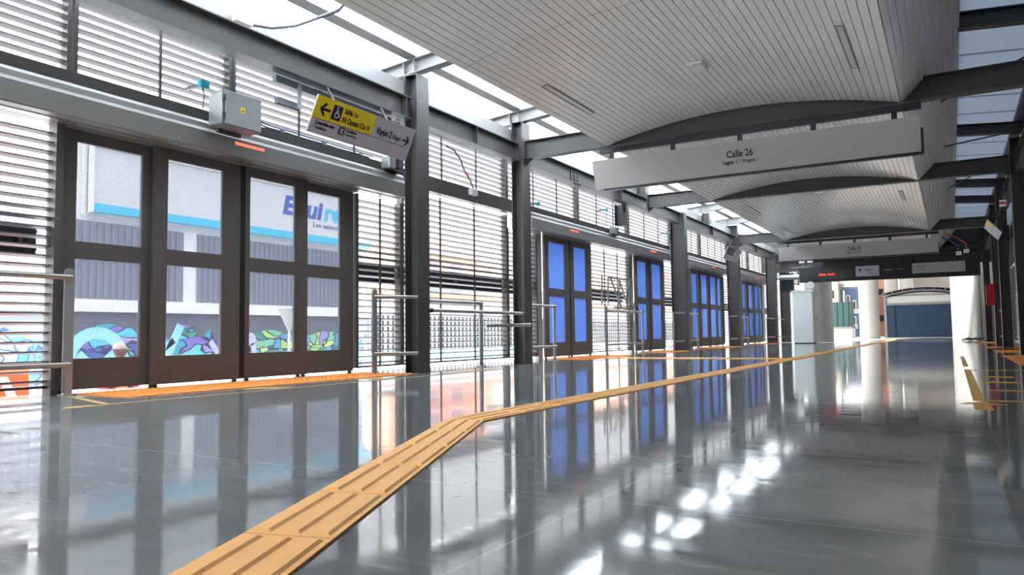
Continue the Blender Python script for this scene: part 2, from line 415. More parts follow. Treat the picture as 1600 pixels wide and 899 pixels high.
for sd, nm in ((1,'left'),(-1,'right')):
    for i, (ya, yb) in enumerate(SK):
        if i == 0: continue
        if sd < 0 and i == 1: continue
        w = ['','over the hidden near end','left of the nearest rafter','between the first two rafters','past the nearest cross beam','past the second cross beam','just before the third cross beam','beyond the third cross beam'][i]
        t = thing('skylight', 'translucent white roof sheet on the %s side, %s' % (nm, w), 'skylight', (-6.2, ya, 4.45), 'translucent roof sheets', side=sd)
        b = MB(sd); b.obox((-7.2, ya+.005, 4.455), (2.5,0,.2), (0,yb-ya-.01,0), (0,0,.008)); b.build('roof_sheet', ROOFSHEET if sd > 0 else ROOFSHADED, t)
        b = MB(sd); k = max(1, round((yb-ya)/1.25))
        for j in range(k):
            y = ya + (j+.5)*(yb-ya)/k
            b.obox((-7.15, y-.02, 4.49), (2.4,0,.192), (0,.045,0), (0,0,.028))
        b.build('glazing_bar', GUTTER, t)

# ------------------------------------------------------------------ louvre screens
def louvre(y0, y1, z0, z1, label, side=1, thin=(), posts='both', first=.0, group='louvre screens'):
    t = thing('louvre_screen', label, 'louvre', (-7.12, y0, z0), group, side=side)
    b = MB(side); z = z0 + .03 + first; th = math.radians(14); d = .072
    while z < z1 - .02:
        x = -7.075
        p = [(x, y0+.02, z), (x - d*math.cos(th), y0+.02, z - d*math.sin(th))]
        b.prism([p[0], (p[0][0], p[0][1], p[0][2]+.012), (p[1][0], p[1][1], p[1][2]+.006), p[1]], (0, y1-y0-.04, 0))
        z += .0875
    b.build('slats', SLATM, t)
    b = MB(side)
    if posts in ('both','left'): b.box(-7.17, -7.06, y0-.005, y0+.035, z0-.03, z1)
    if posts in ('both','right'): b.box(-7.17, -7.06, y1-.035, y1+.005, z0-.03, z1)
    b.box(-7.17, -7.085, y0, y1, z0-.035, z0-.01)
    b.build('frame', STEEL, t)
    if thin:
        b = MB(side)
        for y in thin: b.box(-7.085, -7.062, y-.012, y+.012, z0-.02, z1)
        b.build('mullion', STEEL, t)
    return t
LO = [(36.02,43.0,(38.,40.),'lower louvre screen beyond the pale cabinet'),
      (1.2,3.79,(2.5,),'lower louvre screen left of the wide door with grey film panes'),
      (7.80,8.78,(8.3,),'lower louvre screen between the wide grey door and the first column'),
      (8.80,11.88,(9.78,10.78),'lower louvre screen with orange building behind, between first two columns'),
      (11.90,13.02,(),'narrow lower louvre screen just left of the first blue door'),
      (15.60,18.02,(16.4,17.2),'lower louvre screen behind the folded zigzag rack'),
      (20.65,23.10,(21.9,),'lower louvre screen right of the second blue door'),
      (27.15,29.95,(28.4,),'lower louvre screen right of the third blue door'),
      (33.95,36.0,(34.9,),'farthest lower louvre screen on the left, by the pale cabinet')]
for a, c, th, lb in LO: louvre(a, c, .10, 2.73 if 8.5 < a < 9 or a > 36 else 2.49, lb, 1, th)
UP = [(36.02,43.0,'beyond the pale cabinet'), (1.2,3.86,'at the top left corner of the picture'), (3.89,5.69,'left of the grey electrical box'), (5.71,8.78,'behind the yellow exit sign'),
      (8.80,11.88,'with a hanging cable, between the first two columns'), (11.90,14.98,'above the first blue door'), (15.0,18.0,'behind the short stub post'),
      (18.02,21.4,'above the second blue door'), (21.42,24.4,'just past the second blue door column'), (24.42,27.9,'behind the far tilted sign'),
      (27.92,31.2,'above the fourth door header'), (31.22,36.0,'farthest away above the last blue door')]
for a, c, lb in UP:
    k = max(1, round((c-a)/.98)); th = [a + (c-a)*j/k for j in range(1, k)]
    louvre(a, c, 3.0, 3.78, 'upper louvre screen on the left wall, ' + lb, 1, th, group='upper louvre screens')
for a, c, th, lb in [(6.,14.18,(8.,10.,12.),'long lower louvre screen on the right wall nearest the camera'), (14.2,16.9,(15.5,),'lower louvre screen on the right wall before the nearest black column'),
                     (25.2,29.0,(26.5,27.7),'lower louvre screen on the right wall past the tilted sign'), (29.1,33.4,(30.5,32.),'farthest lower louvre screen on the right wall')]:
    louvre(a, c, .10, 2.73, lb, -1, th)
for a, c, lb in [(4,10,'almost beside the camera'),(10,14,'just ahead of the camera'),(14,18,'over the nearest black column'),(18,22,'over the right door'),(22,26,'behind the tilted sign'),(26,30,'past the tilted sign'),(30,36,'at the far end')]:
    louvre(a+.01, c-.01, 3.0, 3.78, 'upper louvre screen on the right wall, ' + lb, -1, (), group='upper louvre screens')
BB = [(1.2,3.70,'left of the wide grey door'),(7.80,13.0,'behind the first two columns'),(15.62,18.0,'behind the zigzag rack'),(20.66,23.05,'right of the second blue door'),(27.15,29.9,'right of the third blue door'),(33.95,36.,'at the far end of the left wall')]
for a, c, lb in BB:
    b = MB(); b.box(-7.36, -7.27, a, c, 1.29, 1.56)
    b.box(-7.27, -7.255, a, c, 1.33, 1.36); b.box(-7.27, -7.255, a, c, 1.49, 1.52)
    for y in (a+.15, (a+c)/2, c-.15): b.box(-7.27, -7.16, y-.02, y+.02, 1.38, 1.46)
    tag(b.build('bumper_board', DARK), 'black bumper board outside the louvres, ' + lb, 'bumper', 'bumper boards outside the left wall')

# ------------------------------------------------------------------ sliding doors
ZB, ZT = .035, 2.50; GZ = ((.325,1.27),(1.435,2.39))
def leaf(parent, x, y0, y1, g0, g1, film, side=1):
    b = MB(side); d = .045
    b.box(x-d, x, y0, g0, ZB, ZT); b.box(x-d, x, g1, y1, ZB, ZT)
    zs = [ZB, GZ[0][0], GZ[0][1], GZ[1][0], GZ[1][1], ZT]
    for i in (0,2,4): b.box(x-d, x, g0, g1, zs[i], zs[i+1])
    l = b.build('door_leaf', DOORM, parent)
    for za, zb in GZ:
        b = MB(side); b.box(x-.030, x-.022, g0-.002, g1+.002, za-.002, zb+.002); b.build('pane', film, l)
    b = MB(side)
    for za, zb in GZ:
        b.box(x-.020, x-.006, g1-.022, g1, za, zb)
    b.build('glazing_bead', GALV, l)
    b = MB(side); b.box(x-.04, x-.005, y0+.03, y0+.07, 0.0, ZB); b.box(x-.04, x-.005, y1-.07, y1-.03, 0.0, ZB); b.build('floor_guide', SEAL, l)
    return l
def seal(parent, x, y, side=1, w=.03):
    b = MB(side); b.box(x-.05, x+.004, y-w/2, y+w/2, ZB, ZT); b.build('rubber_seal', SEAL, parent)
dn = 0
def door4(yc, film, label, side=1, jamb=True):
    global dn; dn += 1
    t = thing('door_%d' % dn, label, 'door', (-7.1, yc, 0), None, 'structure', side)
    leaf(t, -7.10, yc-2.05, yc-1.02, yc-1.885, yc-1.21, film, side)
    leaf(t, -7.03, yc-1.13, yc-.045, yc-.975, yc-.285, film, side)
    leaf(t, -7.03, yc+.025, yc+1.0, yc+.092, yc+.795, film, side)
    leaf(t, -7.10, yc+.88, yc+1.92, yc+1.0-.01, yc+1.67, film, side)
    seal(t, -7.03, yc-.01, side, .06); 
    if jamb:
        b = MB(side); b.box(-7.16, -7.02, yc-2.12, yc-2.05, 0, ZT+.02); b.build('jamb', DOORM, t)
    return t
def door2(ya, ym, yb, film, label, side=1):
    global dn; dn += 1
    t = thing('door_%d' % dn, label, 'door', (-7.05, ym, 0), None, 'structure', side)
    leaf(t, -7.03, ya, ym-.02, ya+.19, ym-.24, film, side)
    leaf(t, -7.03, ym+.02, yb, ym+.20, yb-.25, film, side)
    seal(t, -7.03, ym, side, .045)
    b = MB(side); b.box(-7.17, -7.06, ya-.24, ya-.06, 0, ZT+.1); b.build('jamb', GALV, t)
    return t
door4(5.85, FILMG, 'wide grey sliding door with four leaves and grey see-through film, nearest on the left')
door2(13.28, 14.45, 15.52, FILMB, 'first blue filmed double door right of the second column')
door2(18.28, 19.36, 20.54, FILMB, 'second blue filmed double door, right of the zigzag rack')
door4(25.2, FILMB, 'blue filmed four-leaf door between third and fourth columns')
door4(31.85, FILMB, 'farthest blue filmed four-leaf door on the left wall')
door4(21.3, FILMG, 'dark sliding door on the right wall behind the nearest black column', -1)

def header(ya, yb, yi, label, side=1):
    t = thing('door_header', label, 'door header', (-6.87, ya, 2.5), 'door operator headers', side=side)
    b = MB(side)
    P = [(-7.19,2.505),(-6.745,2.505),(-6.735,2.515),(-6.735,2.70),(-6.75,2.725),(-6.78,2.745),(-6.79,2.80),(-6.815,2.835),(-6.87,2.84),(-6.875,2.735),(-7.19,2.735)]
    b.prism([(x, ya, z) for x, z in P], (0, yb-ya, 0)); b.build('housing', HEADM, t)
    b = MB(side); b.box(-6.737, -6.728, yi-.2, yi+.2, 2.635, 2.665); b.build('indicator_light', LEDR, t)
    b = MB(side)
    for y in (ya+.25, yi-.9, yi+.9, yb-.25): b.tube([(-6.737,y,2.56),(-6.729,y,2.56)], .012, 8)
    b.build('screw', GALV, t)
    b = MB(side); b.box(-6.96, -6.88, ya+.05, yb-.05, 2.497, 2.507); b.build('track', STAIN, t)
    return t
header(1.2, 8.5, 5.68, 'long grey header box with red light over the nearest wide grey door')
header(12.25, 16.42, 14.1, 'grey header box with red light over the first blue door')
header(16.44, 20.9, 18.9, 'grey header box with red light over the second blue door')
header(21.3, 27.9, 24.75, 'grey header box with red light over the four-leaf blue door')
header(28.3, 34.2, 31.1, 'grey header box with red light over the farthest blue door')
header(17.5, 25.1, 21.3, 'grey header box over the dark door on the right wall', -1)

# ------------------------------------------------------------------ rails
def post(x, y, h, label, side=1):
    t = thing('rail_post', label, 'railing post', (x, y, 0), 'railing posts', side=side)
    b = MB(side); w = .045
    prof = [(x, y-w, .02), (x, y+w, .02), (x, y+w, h-.03)] + [(x, y+w*math.cos(a), h-.03+.03*math.sin(a)) for a in (math.pi*.25, math.pi*.5, math.pi*.75)] + [(x, y-w, h-.03)]
    b.prism(prof, (.022,0,0)); b.build('upright', GALV, t)
    b = MB(side); b.box(x-.05, x+.07, y-.06, y+.06, 0, .012); b.box(x+.022, x+.03, y-.03, y+.03, .012, .2); b.build('base_plate', GALV, t)
    return t
def hrail(p, q, label, side=1, r=.026, ends=True, cap=None):
    t = thing('handrail', label, 'handrail', p, 'handrails along the wall', side=side)
    b = MB(side); b.tube([p, q], r, 14); b.build('tube', STAIN, t, True)
    if cap:
        b = MB(side); p, q = Vector(p), Vector(q); d = (q-p).normalized()
        b.tube([p-d*.01, p+d*.09], r*1.25, 12); b.tube([q-d*.04, q+d*.01], r*1.25, 12); b.build('end_bracket', BLACK, t, True)
    return t
PO = [(-6.97,3.84,1.16,'galvanised rail post at the left edge of the wide grey door'),
      (-6.61,7.63,1.13,'galvanised rail post just left of the first column'),
      (-6.47,10.02,1.03,'galvanised rail post between the first two columns'),
      (-6.5,12.62,1.08,'galvanised rail post in front of the first blue door'),
      (-6.56,15.25,1.10,'galvanised rail post right of the first blue door'),
      (-6.5,17.3,1.08,'galvanised rail post in front of the second blue door'),
      (-6.42,19.45,1.06,'galvanised rail post just left of the third column'),
      (-6.5,21.85,1.07,'galvanised rail post in front of the four-leaf blue door'),
      (-6.45,25.3,1.02,'galvanised rail post just left of the fourth column'),
      (-6.5,28.2,1.05,'galvanised rail post in front of the farthest blue door'),
      (-6.45,31.25,1.05,'galvanised rail post right of the farthest blue door')]
for x, y, h, lb in PO: post(x, y, h, lb)
def pair(x0, y0, x1, y1, where, side=1, hi=1.02, lo=.265):
    hrail((x0,y0,hi), (x1,y1,hi), 'upper stainless handrail ' + where, side)
    hrail((x0,y0,lo), (x1,y1,lo), 'lower stainless handrail ' + where, side)
pair(-6.955,1.2,-6.955,3.86,'at the left edge of the picture',1,1.075,.275)
pair(-6.59,7.62,-6.21,8.06,'from the rail post to the first column')
hrail((-6.46,8.3,1.0),(-6.46,10.05,1.0),'upper stainless handrail ending on the post between the first two columns')
hrail((-6.22,8.3,.85),(-6.22,10.98,.85),'stainless handrail with black brackets bridging the first two columns',1,.028,cap=True)
hrail((-6.42,10.1,.65),(-6.12,11.02,.655),'short stainless rail from the post to the second column',1,.03)
pair(-6.47,11.2,-6.47,12.65,'in front of the first blue door')
pair(-6.53,15.25,-6.47,17.33,'in front of the zigzag rack',1,1.0,.25)
pair(-6.40,19.45,-6.21,19.72,'at the third column')
pair(-6.47,19.95,-6.47,21.88,'in front of the four-leaf blue door')
pair(-6.42,25.3,-6.21,25.55,'at the fourth column')
pair(-6.47,25.8,-6.47,28.2,'in front of the farthest blue door')
pair(-6.42,31.25,-6.21,31.6,'at the fifth column')
pair(-6.40,31.9,-6.40,34.7,'between the two farthest left columns',1,1.02,.265)
for x, y, h, lb in [(-6.5,16.6,1.1,'grey rail post beside the nearest black column on the right'),(-6.5,19.3,1.1,'grey rail post in front of the dark right door'),
                    (-6.55,24.6,1.1,'grey rail post under the tilted sign on the right wall'),(-6.5,27.8,1.1,'grey rail post under the red box on the right wall'),
                    (-6.5,31.6,1.1,'farthest grey rail post on the right wall')]: post(x, y, h, lb, -1)
pair(-6.47,17.36,-6.47,19.3,'by the nearest black column on the right',-1)
pair(-6.5,24.6,-6.3,26.1,'under the tilted sign on the right wall',-1)
pair(-6.47,27.8,-6.47,31.6,'under the red box on the right wall',-1)

# ------------------------------------------------------------------ tactile paving and floor paint
def strip(name, L0, R0, L1, R1, tile, label, m=ORANGE, bars=3):
    L0, R0, L1, R1 = [Vector((*p, 0)) for p in (L0, R0, L1, R1)]
    t = thing(name, label, 'tactile paving', tuple((L0+R0)/2))
    h = Vector((0,0,.006)); b = MB(); b.hexa([L0, R0, R1, L1, L0+h, R0+h, R1+h, L1+h]); b.build('base', m, t)
    n = max(1, round((((L1+R1)/2 - (L0+R0)/2).length) / tile)); b = MB()
    for i in range(n):
        a, c = (i + .04)/n, (i + .96)/n
        for k in range(bars):
            u, v = (k + .12)/bars, (k + .80)/bars
            P = lambda s, q: (L0*(1-s) + L1*s)*(1-q) + (R0*(1-s) + R1*s)*q
            e = .012/((L1-L0).length); w = .010/((R0-L0).length)
            c4 = [P(a,u), P(a,v), P(c,v), P(c,u)]; c5 = [P(a+e,u+w), P(a+e,v-w), P(c-e,v-w), P(c-e,u+w)]
            b.hexa([p+h for p in c4] + [p+h*2 for p in c5])
    b.build('raised_bars', m, t)
    b = MB()
    for i in range(1, n):
        s = i/n; e = .0015/((L1-L0).length)
        q = [P(s-e,0), P(s-e,1), P(s+e,1), P(s+e,0)]
        b.hexa([p+h for p in q] + [p+h*1.06 for p in q])
    if n > 1 and n < 30: b.build('seam', SEAM, t)
    return t
SEAM = mat('tile_seam', rgb(190,110,40), .7)
dx, dy = -1.16, 2.64
strip('tactile_strip', (-1.444-dx*.6, 1.03-dy*.6), (-1.205-dx*.6, 1.14-dy*.6), (-2.605,3.66), (-2.355,3.67), .495, 'orange tactile guide strip running diagonally to the camera')
strip('tactile_strip', (-2.605,3.66), (-2.355,3.67), (-2.64,42.), (-2.39,42.), .50, 'long straight orange tactile guide strip down the middle of the hall')
strip('tactile_strip', (-6.1,14.32), (-6.1,14.05), (-2.63,14.32), (-2.63,14.05), .50, 'short orange tactile strip branching to the first blue door')
def pad(ya, yb, label, side=1, x0=-6.98, x1=-6.12):
    t = thing('tactile_pad', label, 'tactile paving', ((x0+x1)/2, ya, 0), 'orange warning pads at the doors', side=side)
    b = MB(side); b.box(x0, x1, ya, yb, 0, .006); b.build('base', ORANGED, t)
    b = MB(side); s = .066; r0, r1 = .018, .011
    nx, ny = int((x1-x0)/s), int((yb-ya)/s)
    for i in range(nx):
        for j in range(ny):
            cx, cy = x0 + (i+.5)*(x1-x0)/nx, ya + (j+.5)*(yb-ya)/ny
            A = [b._v((cx+r0*math.cos(k*math.pi/3), cy+r0*math.sin(k*math.pi/3), .006)) for k in range(6)]
            B = [b._v((cx+r1*math.cos(k*math.pi/3), cy+r1*math.sin(k*math.pi/3), .013)) for k in range(6)]
            b.bm.faces.new(B)
            for k in range(6): b.bm.faces.new([A[k], A[(k+1)%6], B[(k+1)%6], B[k]])
    b.build('domes', ORANGED, t)['kind'] = 'stuff'
    return t
pad(3.92, 7.85, 'orange domed warning pad at the wide grey door')
pad(13.2, 15.6, 'orange domed warning pad at the first blue door')
pad(18.2, 19.86, 'orange domed warning pad at the second blue door')
pad(23.1, 25.8, 'orange domed warning pad at the four-leaf blue door')
pad(29.8, 32.05, 'orange domed warning pad at the farthest blue door')
pad(12.35, 16.4, 'orange domed warning pad nearest the camera on the right', -1, -6.9, -5.88)
pad(18.6, 20.2, 'second orange domed warning pad from the front on the right', -1, -6.9, -5.88)
pad(22.6, 24.2, 'third orange domed warning pad from the front on the right', -1, -6.9, -5.88)
pad(29.8, 33.0, 'farthest orange domed warning pad on the right', -1, -6.9, -5.88)
WORN = mat('floor_paint_worn', rgb(176,146,72), .4, 0, .5, .3, 9)
def paint(polys, label, cat='floor marking', name='floor_marking', m=None):
    b = MB()
    for pl in polys: b.prism([(x, y, .0005) for x, y in pl], (0,0,.0015))
    return tag(b.build(name, m or PAINTY), label, cat, 'yellow floor paint')
R = lambda x0, x1, y0, y1: [(x0,y0),(x1,y0),(x1,y1),(x0,y1)]
paint([R(.105,.175,6.15,10.75)], 'wide yellow painted line on the right of the floor ending in an arrow')
paint([[(.02,5.88),(.14,6.02),(.29,5.86),(.2,5.84),(.2,5.45),(.10,5.45),(.10,5.86)]], 'yellow painted arrowhead on the right of the floor')
paint([R(.105,.165,11.6,15.8)], 'far yellow painted line beyond the arrow on the right')
paint([R(.175,1.3,6.14,6.21)], 'thin yellow cross line to the right of the arrow')
paint([R(.24,.62,7.15,7.27)], 'first short yellow dash behind the cross line at right')
paint([R(.22,.52,8.2,8.4)], 'second short yellow dash behind the cross line at right')
paint([R(.24,.52,9.1,9.3)], 'third short yellow dash behind the cross line at right')
paint([R(.18,1.2,10.6,10.7)], 'thin yellow cross line farther up on the right')
paint([[(-6.98,3.80),(-5.68,3.42),(-5.64,3.46),(-6.98,3.86)], R(-5.68,-5.63,3.42,9.2)], 'thin yellow painted outline in front of the wide grey door', m=WORN)
paint([[(-5.72,3.15),(-5.72,3.3),(-5.6,3.4),(-5.6,3.05)]], 'faint yellow painted wedge at the left edge of the floor', m=WORN)
paint([[(-5.95,4.95),(-5.75,5.2),(-5.75,5.45),(-6.05,5.15)]], 'small yellow painted chevron by the left pad', m=WORN)
paint([[(-6.0,6.55),(-5.8,6.8),(-5.8,7.1),(-6.1,6.75)]], 'small yellow painted chevron farther along the left pad', m=WORN)
paint([R(-5.9,-5.82,8.2,9.4)], 'short yellow painted dash in front of the first column', m=WORN)

# ------------------------------------------------------------------ hanging signs
b = MB(); b.box(-7.15, 2.05, 33.96, 34.02, 3.06, 4.44)
struct(b.build('trim_3', STEEL), 'dark bulkhead above the far information bar')
b = MB(); b.box(1.14, 2.2, 36.0, 46.9, 0, 4.4)
struct(b.build('wall_right', STEEL), 'dark end of the right wall beside the round pillar')
def hang_sign(y, label, x0=-4.92, x1=-.245):
    t = thing('hanging_sign', label, 'sign', ((x0+x1)/2, y, 3.1), 'long grey station name signs')
    zt, zb = 3.29, 2.845; tl = .13
    b = MB(); b.prism([(x0,y,zt),(x0,y+.03,zt),(x0,y+tl+.03,zb),(x0,y+tl,zb)], (x1-x0,0,0)); b.build('face', SIGNM, t)
    b = MB(); b.box(x0+.15, x1+.02, y+.165, y+.21, zb-.03, zb+.06); b.box(x0+.15, x1+.0, y+tl+.005, y+.21, zb-.035, zb-.002); b.box(x1+.001, x1+.03, y+.06, y+.2, zb-.03, zb+.30); b.build('back_frame', BLACK, t)
    b = MB(); b.box(x0+.12, x1+.02, y+.04, y+.11, 3.40, 3.485)
    for k in range(5):
        x = x0 + .32 + k*(x1-x0-.62)/4; b.box(x-.035, x+.035, y+.05, y+.075, zt-.1, 3.42)
    b.build('hanger_frame', NAVYM, t)
    n = Vector((0,-1,-.29)).normalized(); yd = Vector((0,-tl,zt-zb)).normalized(); xd = (1,0,0)
    P = lambda x, s: Vector((x, y+tl, zb)) + yd*s + n*.003
    lettering('lettering', [('Calle 26', .105, P(-2.58,.235), xd, yd, 'CENTER', .026)], INK, t)
    lettering('lettering', [('Vagón 1', .062, P(-2.62,.14), xd, yd, 'RIGHT', .014), (' / Wagon 1', .062, P(-2.62,.14), xd, yd, 'LEFT', -.004)], INK, t)
    return t
NAVYM = mat('hanger_navy', (.018,.022,.032,1), .45)
hang_sign(11.0, 'long grey Calle 26 station sign under the nearest cross beam')
hang_sign(26.0, 'farther long grey Calle 26 station sign under the third cross beam')

def exit_sign(ya, yb, label, full=True):
    """tilted direction sign on the left wall side"""
    t = thing('direction_sign', label, 'sign', (-5.95, ya, 3.19), 'tilted direction signs')
    top, bot = Vector((-5.945,0,3.19)), Vector((-6.13,0,2.80)); yd = (top-bot); H = yd.length; yd = yd.normalized(); xd = Vector((0,1,0)); n = xd.cross(yd)
    o = bot + Vector((0,ya,0)); W = yb-ya
    b = MB(); b.obox(o - n*.02, xd*W, yd*H, n*.02); b.build('panel', SIGNL, t)
    b = MB()
    for u in (.25*W, .8*W):
        b.obox(o + xd*u - n*.05 + yd*H*.25, xd*.03, yd*H*.5, n*.03)
        b.tube([o + xd*(u+.015) - n*.035 + yd*H*.7, Vector((-6.26, ya+u+.015, 3.45))], .012, 8)
    b.build('bracket', STEEL, t)
    F = lambda u, v: o + xd*u + yd*v + n*.004
    shapes('yellow_field', [R(.0,.97*W/1.75,.175,H)], YELL, t, o, xd, yd, .003)
    return t, o, xd, yd, n, W, H, F
t, o, xd, yd, n, W, H, F = exit_sign(5.95, 7.70, 'tilted grey and yellow exit sign left of the first column')
fx = .003
b = MB(); b.box(-6.46,-6.40,5.75,7.75,3.36,3.44); b.build('mounting_channel', BLUEGREY, t)
b = MB(); b.box(-6.46,-6.40,5.78,6.12,3.13,3.20); b.build('mounting_channel', BLUEGREY, t)
b = MB(); b.box(-6.40,-6.385,6.06,6.12,3.13,3.44); b.build('mounting_plate', GALV, t)
shapes('rule', [R(.03,1.62,.172,.178)], INK, t, o, xd, yd, .0045)
shapes('arrow', arrow(.165,.295,.15,-1), INK, t, o, xd, yd, .002, fx)
shapes('arrow', arrow(1.62,.255,.12,1), INK, t, o, xd, yd, .004)
shapes('pictogram', [R(.27,.415,.215,.385)], NAVY, t, o, xd, yd, .002, fx)
wc = [disc(.395,.362,.012)] + [bar(.395,.345,.40,.298,.013), bar(.397,.302,.432,.298,.013), bar(.432,.300,.445,.262,.013), bar(.445,.262,.457,.266,.012), bar(.397,.325,.425,.322,.010)] + ring(.405,.277,.026,.036,100,350)
shapes('wheelchair_symbol', wc, WHITE, t, o + xd*-.06, xd, yd, .002, .0052)
lettering('lettering', [('Salida', .062, F(.45,.325), xd, yd, 'LEFT', .02, .13), ('AV. Caracas / Cra 14', .068, F(.445,.222), xd, yd, 'LEFT', .022, .475)], INK, t, .003, .72)
lettering('lettering', [('/ Exit', .052, F(.60,.325), xd, yd, 'LEFT', 0, .075)], INKL, t, .003, .72)
lettering('lettering', [('Vagón 2', .092, F(1.05,.225), xd, yd, 'LEFT', .024, .285)], INK, t, .002, .72)
lettering('lettering', [('/ Wagon 2', .062, F(1.355,.225), xd, yd, 'LEFT', -.004, .175)], INKL, t, .002, .72)
lettering('lettering', [('Conexión con:', .045, F(.07,.115), xd, yd, 'LEFT', .012, .30), ('TransMilenio', .032, F(.555,.13), xd, yd, 'LEFT', .008, .185)], INK, t, .002, .72)
lettering('lettering', [('/ Transfer to', .036, F(.07,.062), xd, yd, 'LEFT', 0, .19), ('/ TransMilenio', .030, F(.555,.085), xd, yd, 'LEFT', -.004, .20)], INKL, t, .002, .72)
bus = [R(.45,.54,.075,.165)]
shapes('pictogram', bus, INK, t, o, xd, yd, .004)
shapes('bus_symbol', [R(.468,.522,.118,.148), R(.464,.526,.095,.108), R(.470,.482,.084,.092), R(.508,.520,.084,.092)], SIGNL, t, o, xd, yd, .005, .001)
t, o, xd, yd, n, W, H, F = exit_sign(23.6, 25.35, 'small distant tilted direction sign left of the fourth column')
for ch in list(t.children):
    if ch.name.startswith('yellow_field'): ch.data.materials[0] = mat('sign_face_plum', (.13,.115,.13,1), .5)
lettering('lettering', [('Vagón 2', .075, F(1.0,.235), xd, yd, 'LEFT', .01)], WHITE, t, .002, .72)
# mirrored sign on the right wall
t = thing('direction_sign', 'tilted direction sign with yellow strip on the dark right wall', 'sign', (.78, 20, 3.1), 'tilted direction signs')
top, bot = Vector((.82,0,3.08)), Vector((1.10,0,2.74)); yd = (top-bot); H = yd.length; yd.normalize(); xd = Vector((0,-1,0)); n = xd.cross(yd); o = bot + Vector((0,22.6,0))
b = MB(); b.obox(o - n*.02, xd*1.75, yd*H, n*.02); b.build('panel', SIGNL, t)
shapes('yellow_field', [R(.78,1.75,.27,H)], YELL, t, o, xd, yd, .003)
b = MB(); b.tube([o + xd*.4 - n*.03 + yd*H*.6, (1.16,22.2,3.45)], .012, 8); b.tube([o + xd*1.4 - n*.03 + yd*H*.6, (1.16,21.2,3.45)], .012, 8); b.build('bracket', STEEL, t)

# far information bar
yb_ = 32.9
t = thing('information_bar', 'black overhead bar with red display and grey panels at the far end', 'sign', (-2.3, yb_, 2.5))
b = MB(); b.box(-5.40, 1.0, yb_, yb_+.35, 2.50, 3.10); b.build('casing', BLACK, t)
b = MB(); b.box(-4.73, -3.40, yb_-.03, yb_-.002, 2.60, 2.99); b.build('led_display', mat('display_black', (.02,.018,.018,1), .3), t)
lettering('lettering', [('Próximo', .085, (-4.64,yb_-.032,2.76), (1,0,0), (0,0,1), 'LEFT', .02), ('Servicio', .085, (-4.29,yb_-.032,2.76), (1,0,0), (0,0,1), 'LEFT', .02)], LEDS, t, .002, .72)
b = MB(); b.box(-3.25, -2.40, yb_-.03, yb_-.002, 2.65, 3.06); b.build('panel', SIGNL, t)
lettering('lettering', [('Vagón 2', .105, (-2.92,yb_-.032,2.86), (1,0,0), (0,0,1), 'LEFT', .01), ('/ Wagon 2', .07, (-2.82,yb_-.032,2.74), (1,0,0), (0,0,1), 'LEFT', -.005)], INK, t, .002, .72)
a_ = [[(p[1]*-1, p[0]) for p in pl] for pl in arrow(.0,.0,.15,1)]
shapes('arrow', [[(-3.08-X_[0]*-1, 2.88+X_[1]) for X_ in pl] for pl in a_], INK, t, (0,yb_-.032,0), (1,0,0), (0,0,1), .003)
lettering('lettering', [('Conexión con', .06, (-2.24,yb_-.003,2.85), (1,0,0), (0,0,1), 'LEFT', .012), ('/ Transfer to', .05, (-1.80,yb_-.003,2.855), (1,0,0), (0,0,1), 'LEFT', -.004)], WHITE, t, .002, .72)
b = MB(); b.box(-1.24, .535, yb_-.03, yb_-.002, 2.67, 3.07); b.build('panel', SIGNM, t)
lettering('lettering', [('Calle 26', .085, (-1.08,yb_-.032,2.90), (1,0,0), (0,0,1), 'LEFT', .012), ('Vagón 1 / Wagon 1', .045, (-1.14,yb_-.032,2.80), (1,0,0), (0,0,1), 'LEFT', .0)], INK, t, .002, .72)
b = MB()
for x in (-4.5,-3.,-1.2,.3): b.box(x-.03, x+.03, yb_+.12, yb_+.18, 3.10, 3.5)
b.box(-5.3, 1.0, yb_+.1, yb_+.2, 3.42, 3.5)
b.build('hanger', BLACK, t)

t = thing('horn_loudspeaker', 'small pale horn loudspeaker hanging under the left end of the far black bar', 'loudspeaker', (-5.02, 32.7, 2.3))
b = MB(); b.tube([(-5.02,32.75,2.40),(-4.90,32.45,2.36)], [.05,.15], 16); b.build('horn', WHITE, t, True)
b = MB(); b.tube([(-5.05,32.8,2.40),(-5.05,32.8,2.52)], .02, 8); b.build('bracket', STEEL, t)
t = thing('metal_duct', 'short silvery duct beside the left end of the far black bar', 'duct', (-5.7, 33.2, 2.7))
b = MB(); b.tube([(-6.2,33.1,2.76),(-5.43,33.1,2.76)], .11, 14); b.build('duct', GALV, t, True)
b = MB(); b.box(-6.15,-5.72,33.25,33.6,2.15,2.95); b.build('fan_box', BLACK, t)

# ------------------------------------------------------------------ electrical fittings on the left wall
t = thing('electrical_box', 'grey electrical enclosure with small yellow warning sticker above the wide door', 'electrical box', (-6.5, 5.3, 2.74))
b = MB(); b.box(-6.66, -6.47, 5.10, 5.60, 2.74, 3.11); b.build('body', BOXG, t, bevel=.008)
b = MB(); b.box(-6.468, -6.448, 5.12, 5.59, 2.745, 3.105); b.build('door', BOXG, t, bevel=.006)
b = MB(); b.box(-6.47, -6.44, 5.095, 5.118, 2.80, 2.86); b.box(-6.47, -6.44, 5.095, 5.118, 2.99, 3.05); b.build('hinge', STEEL, t)
b = MB(); b.box(-6.67, -6.46, 5.085, 5.098, 2.745, 3.07); b.build('side_plate', GALV, t)
b = MB(); b.box(-6.70, -6.662, 5.2, 5.5, 2.70, 2.80); b.box(-6.9, -6.66, 5.3, 5.36, 2.90, 2.94); b.build('mounting_bracket', STEEL, t)
b = MB(); b.box(-6.448, -6.446, 5.31, 5.37, 2.90, 2.965); s_ = b.build('warning_sticker', YELL, t)
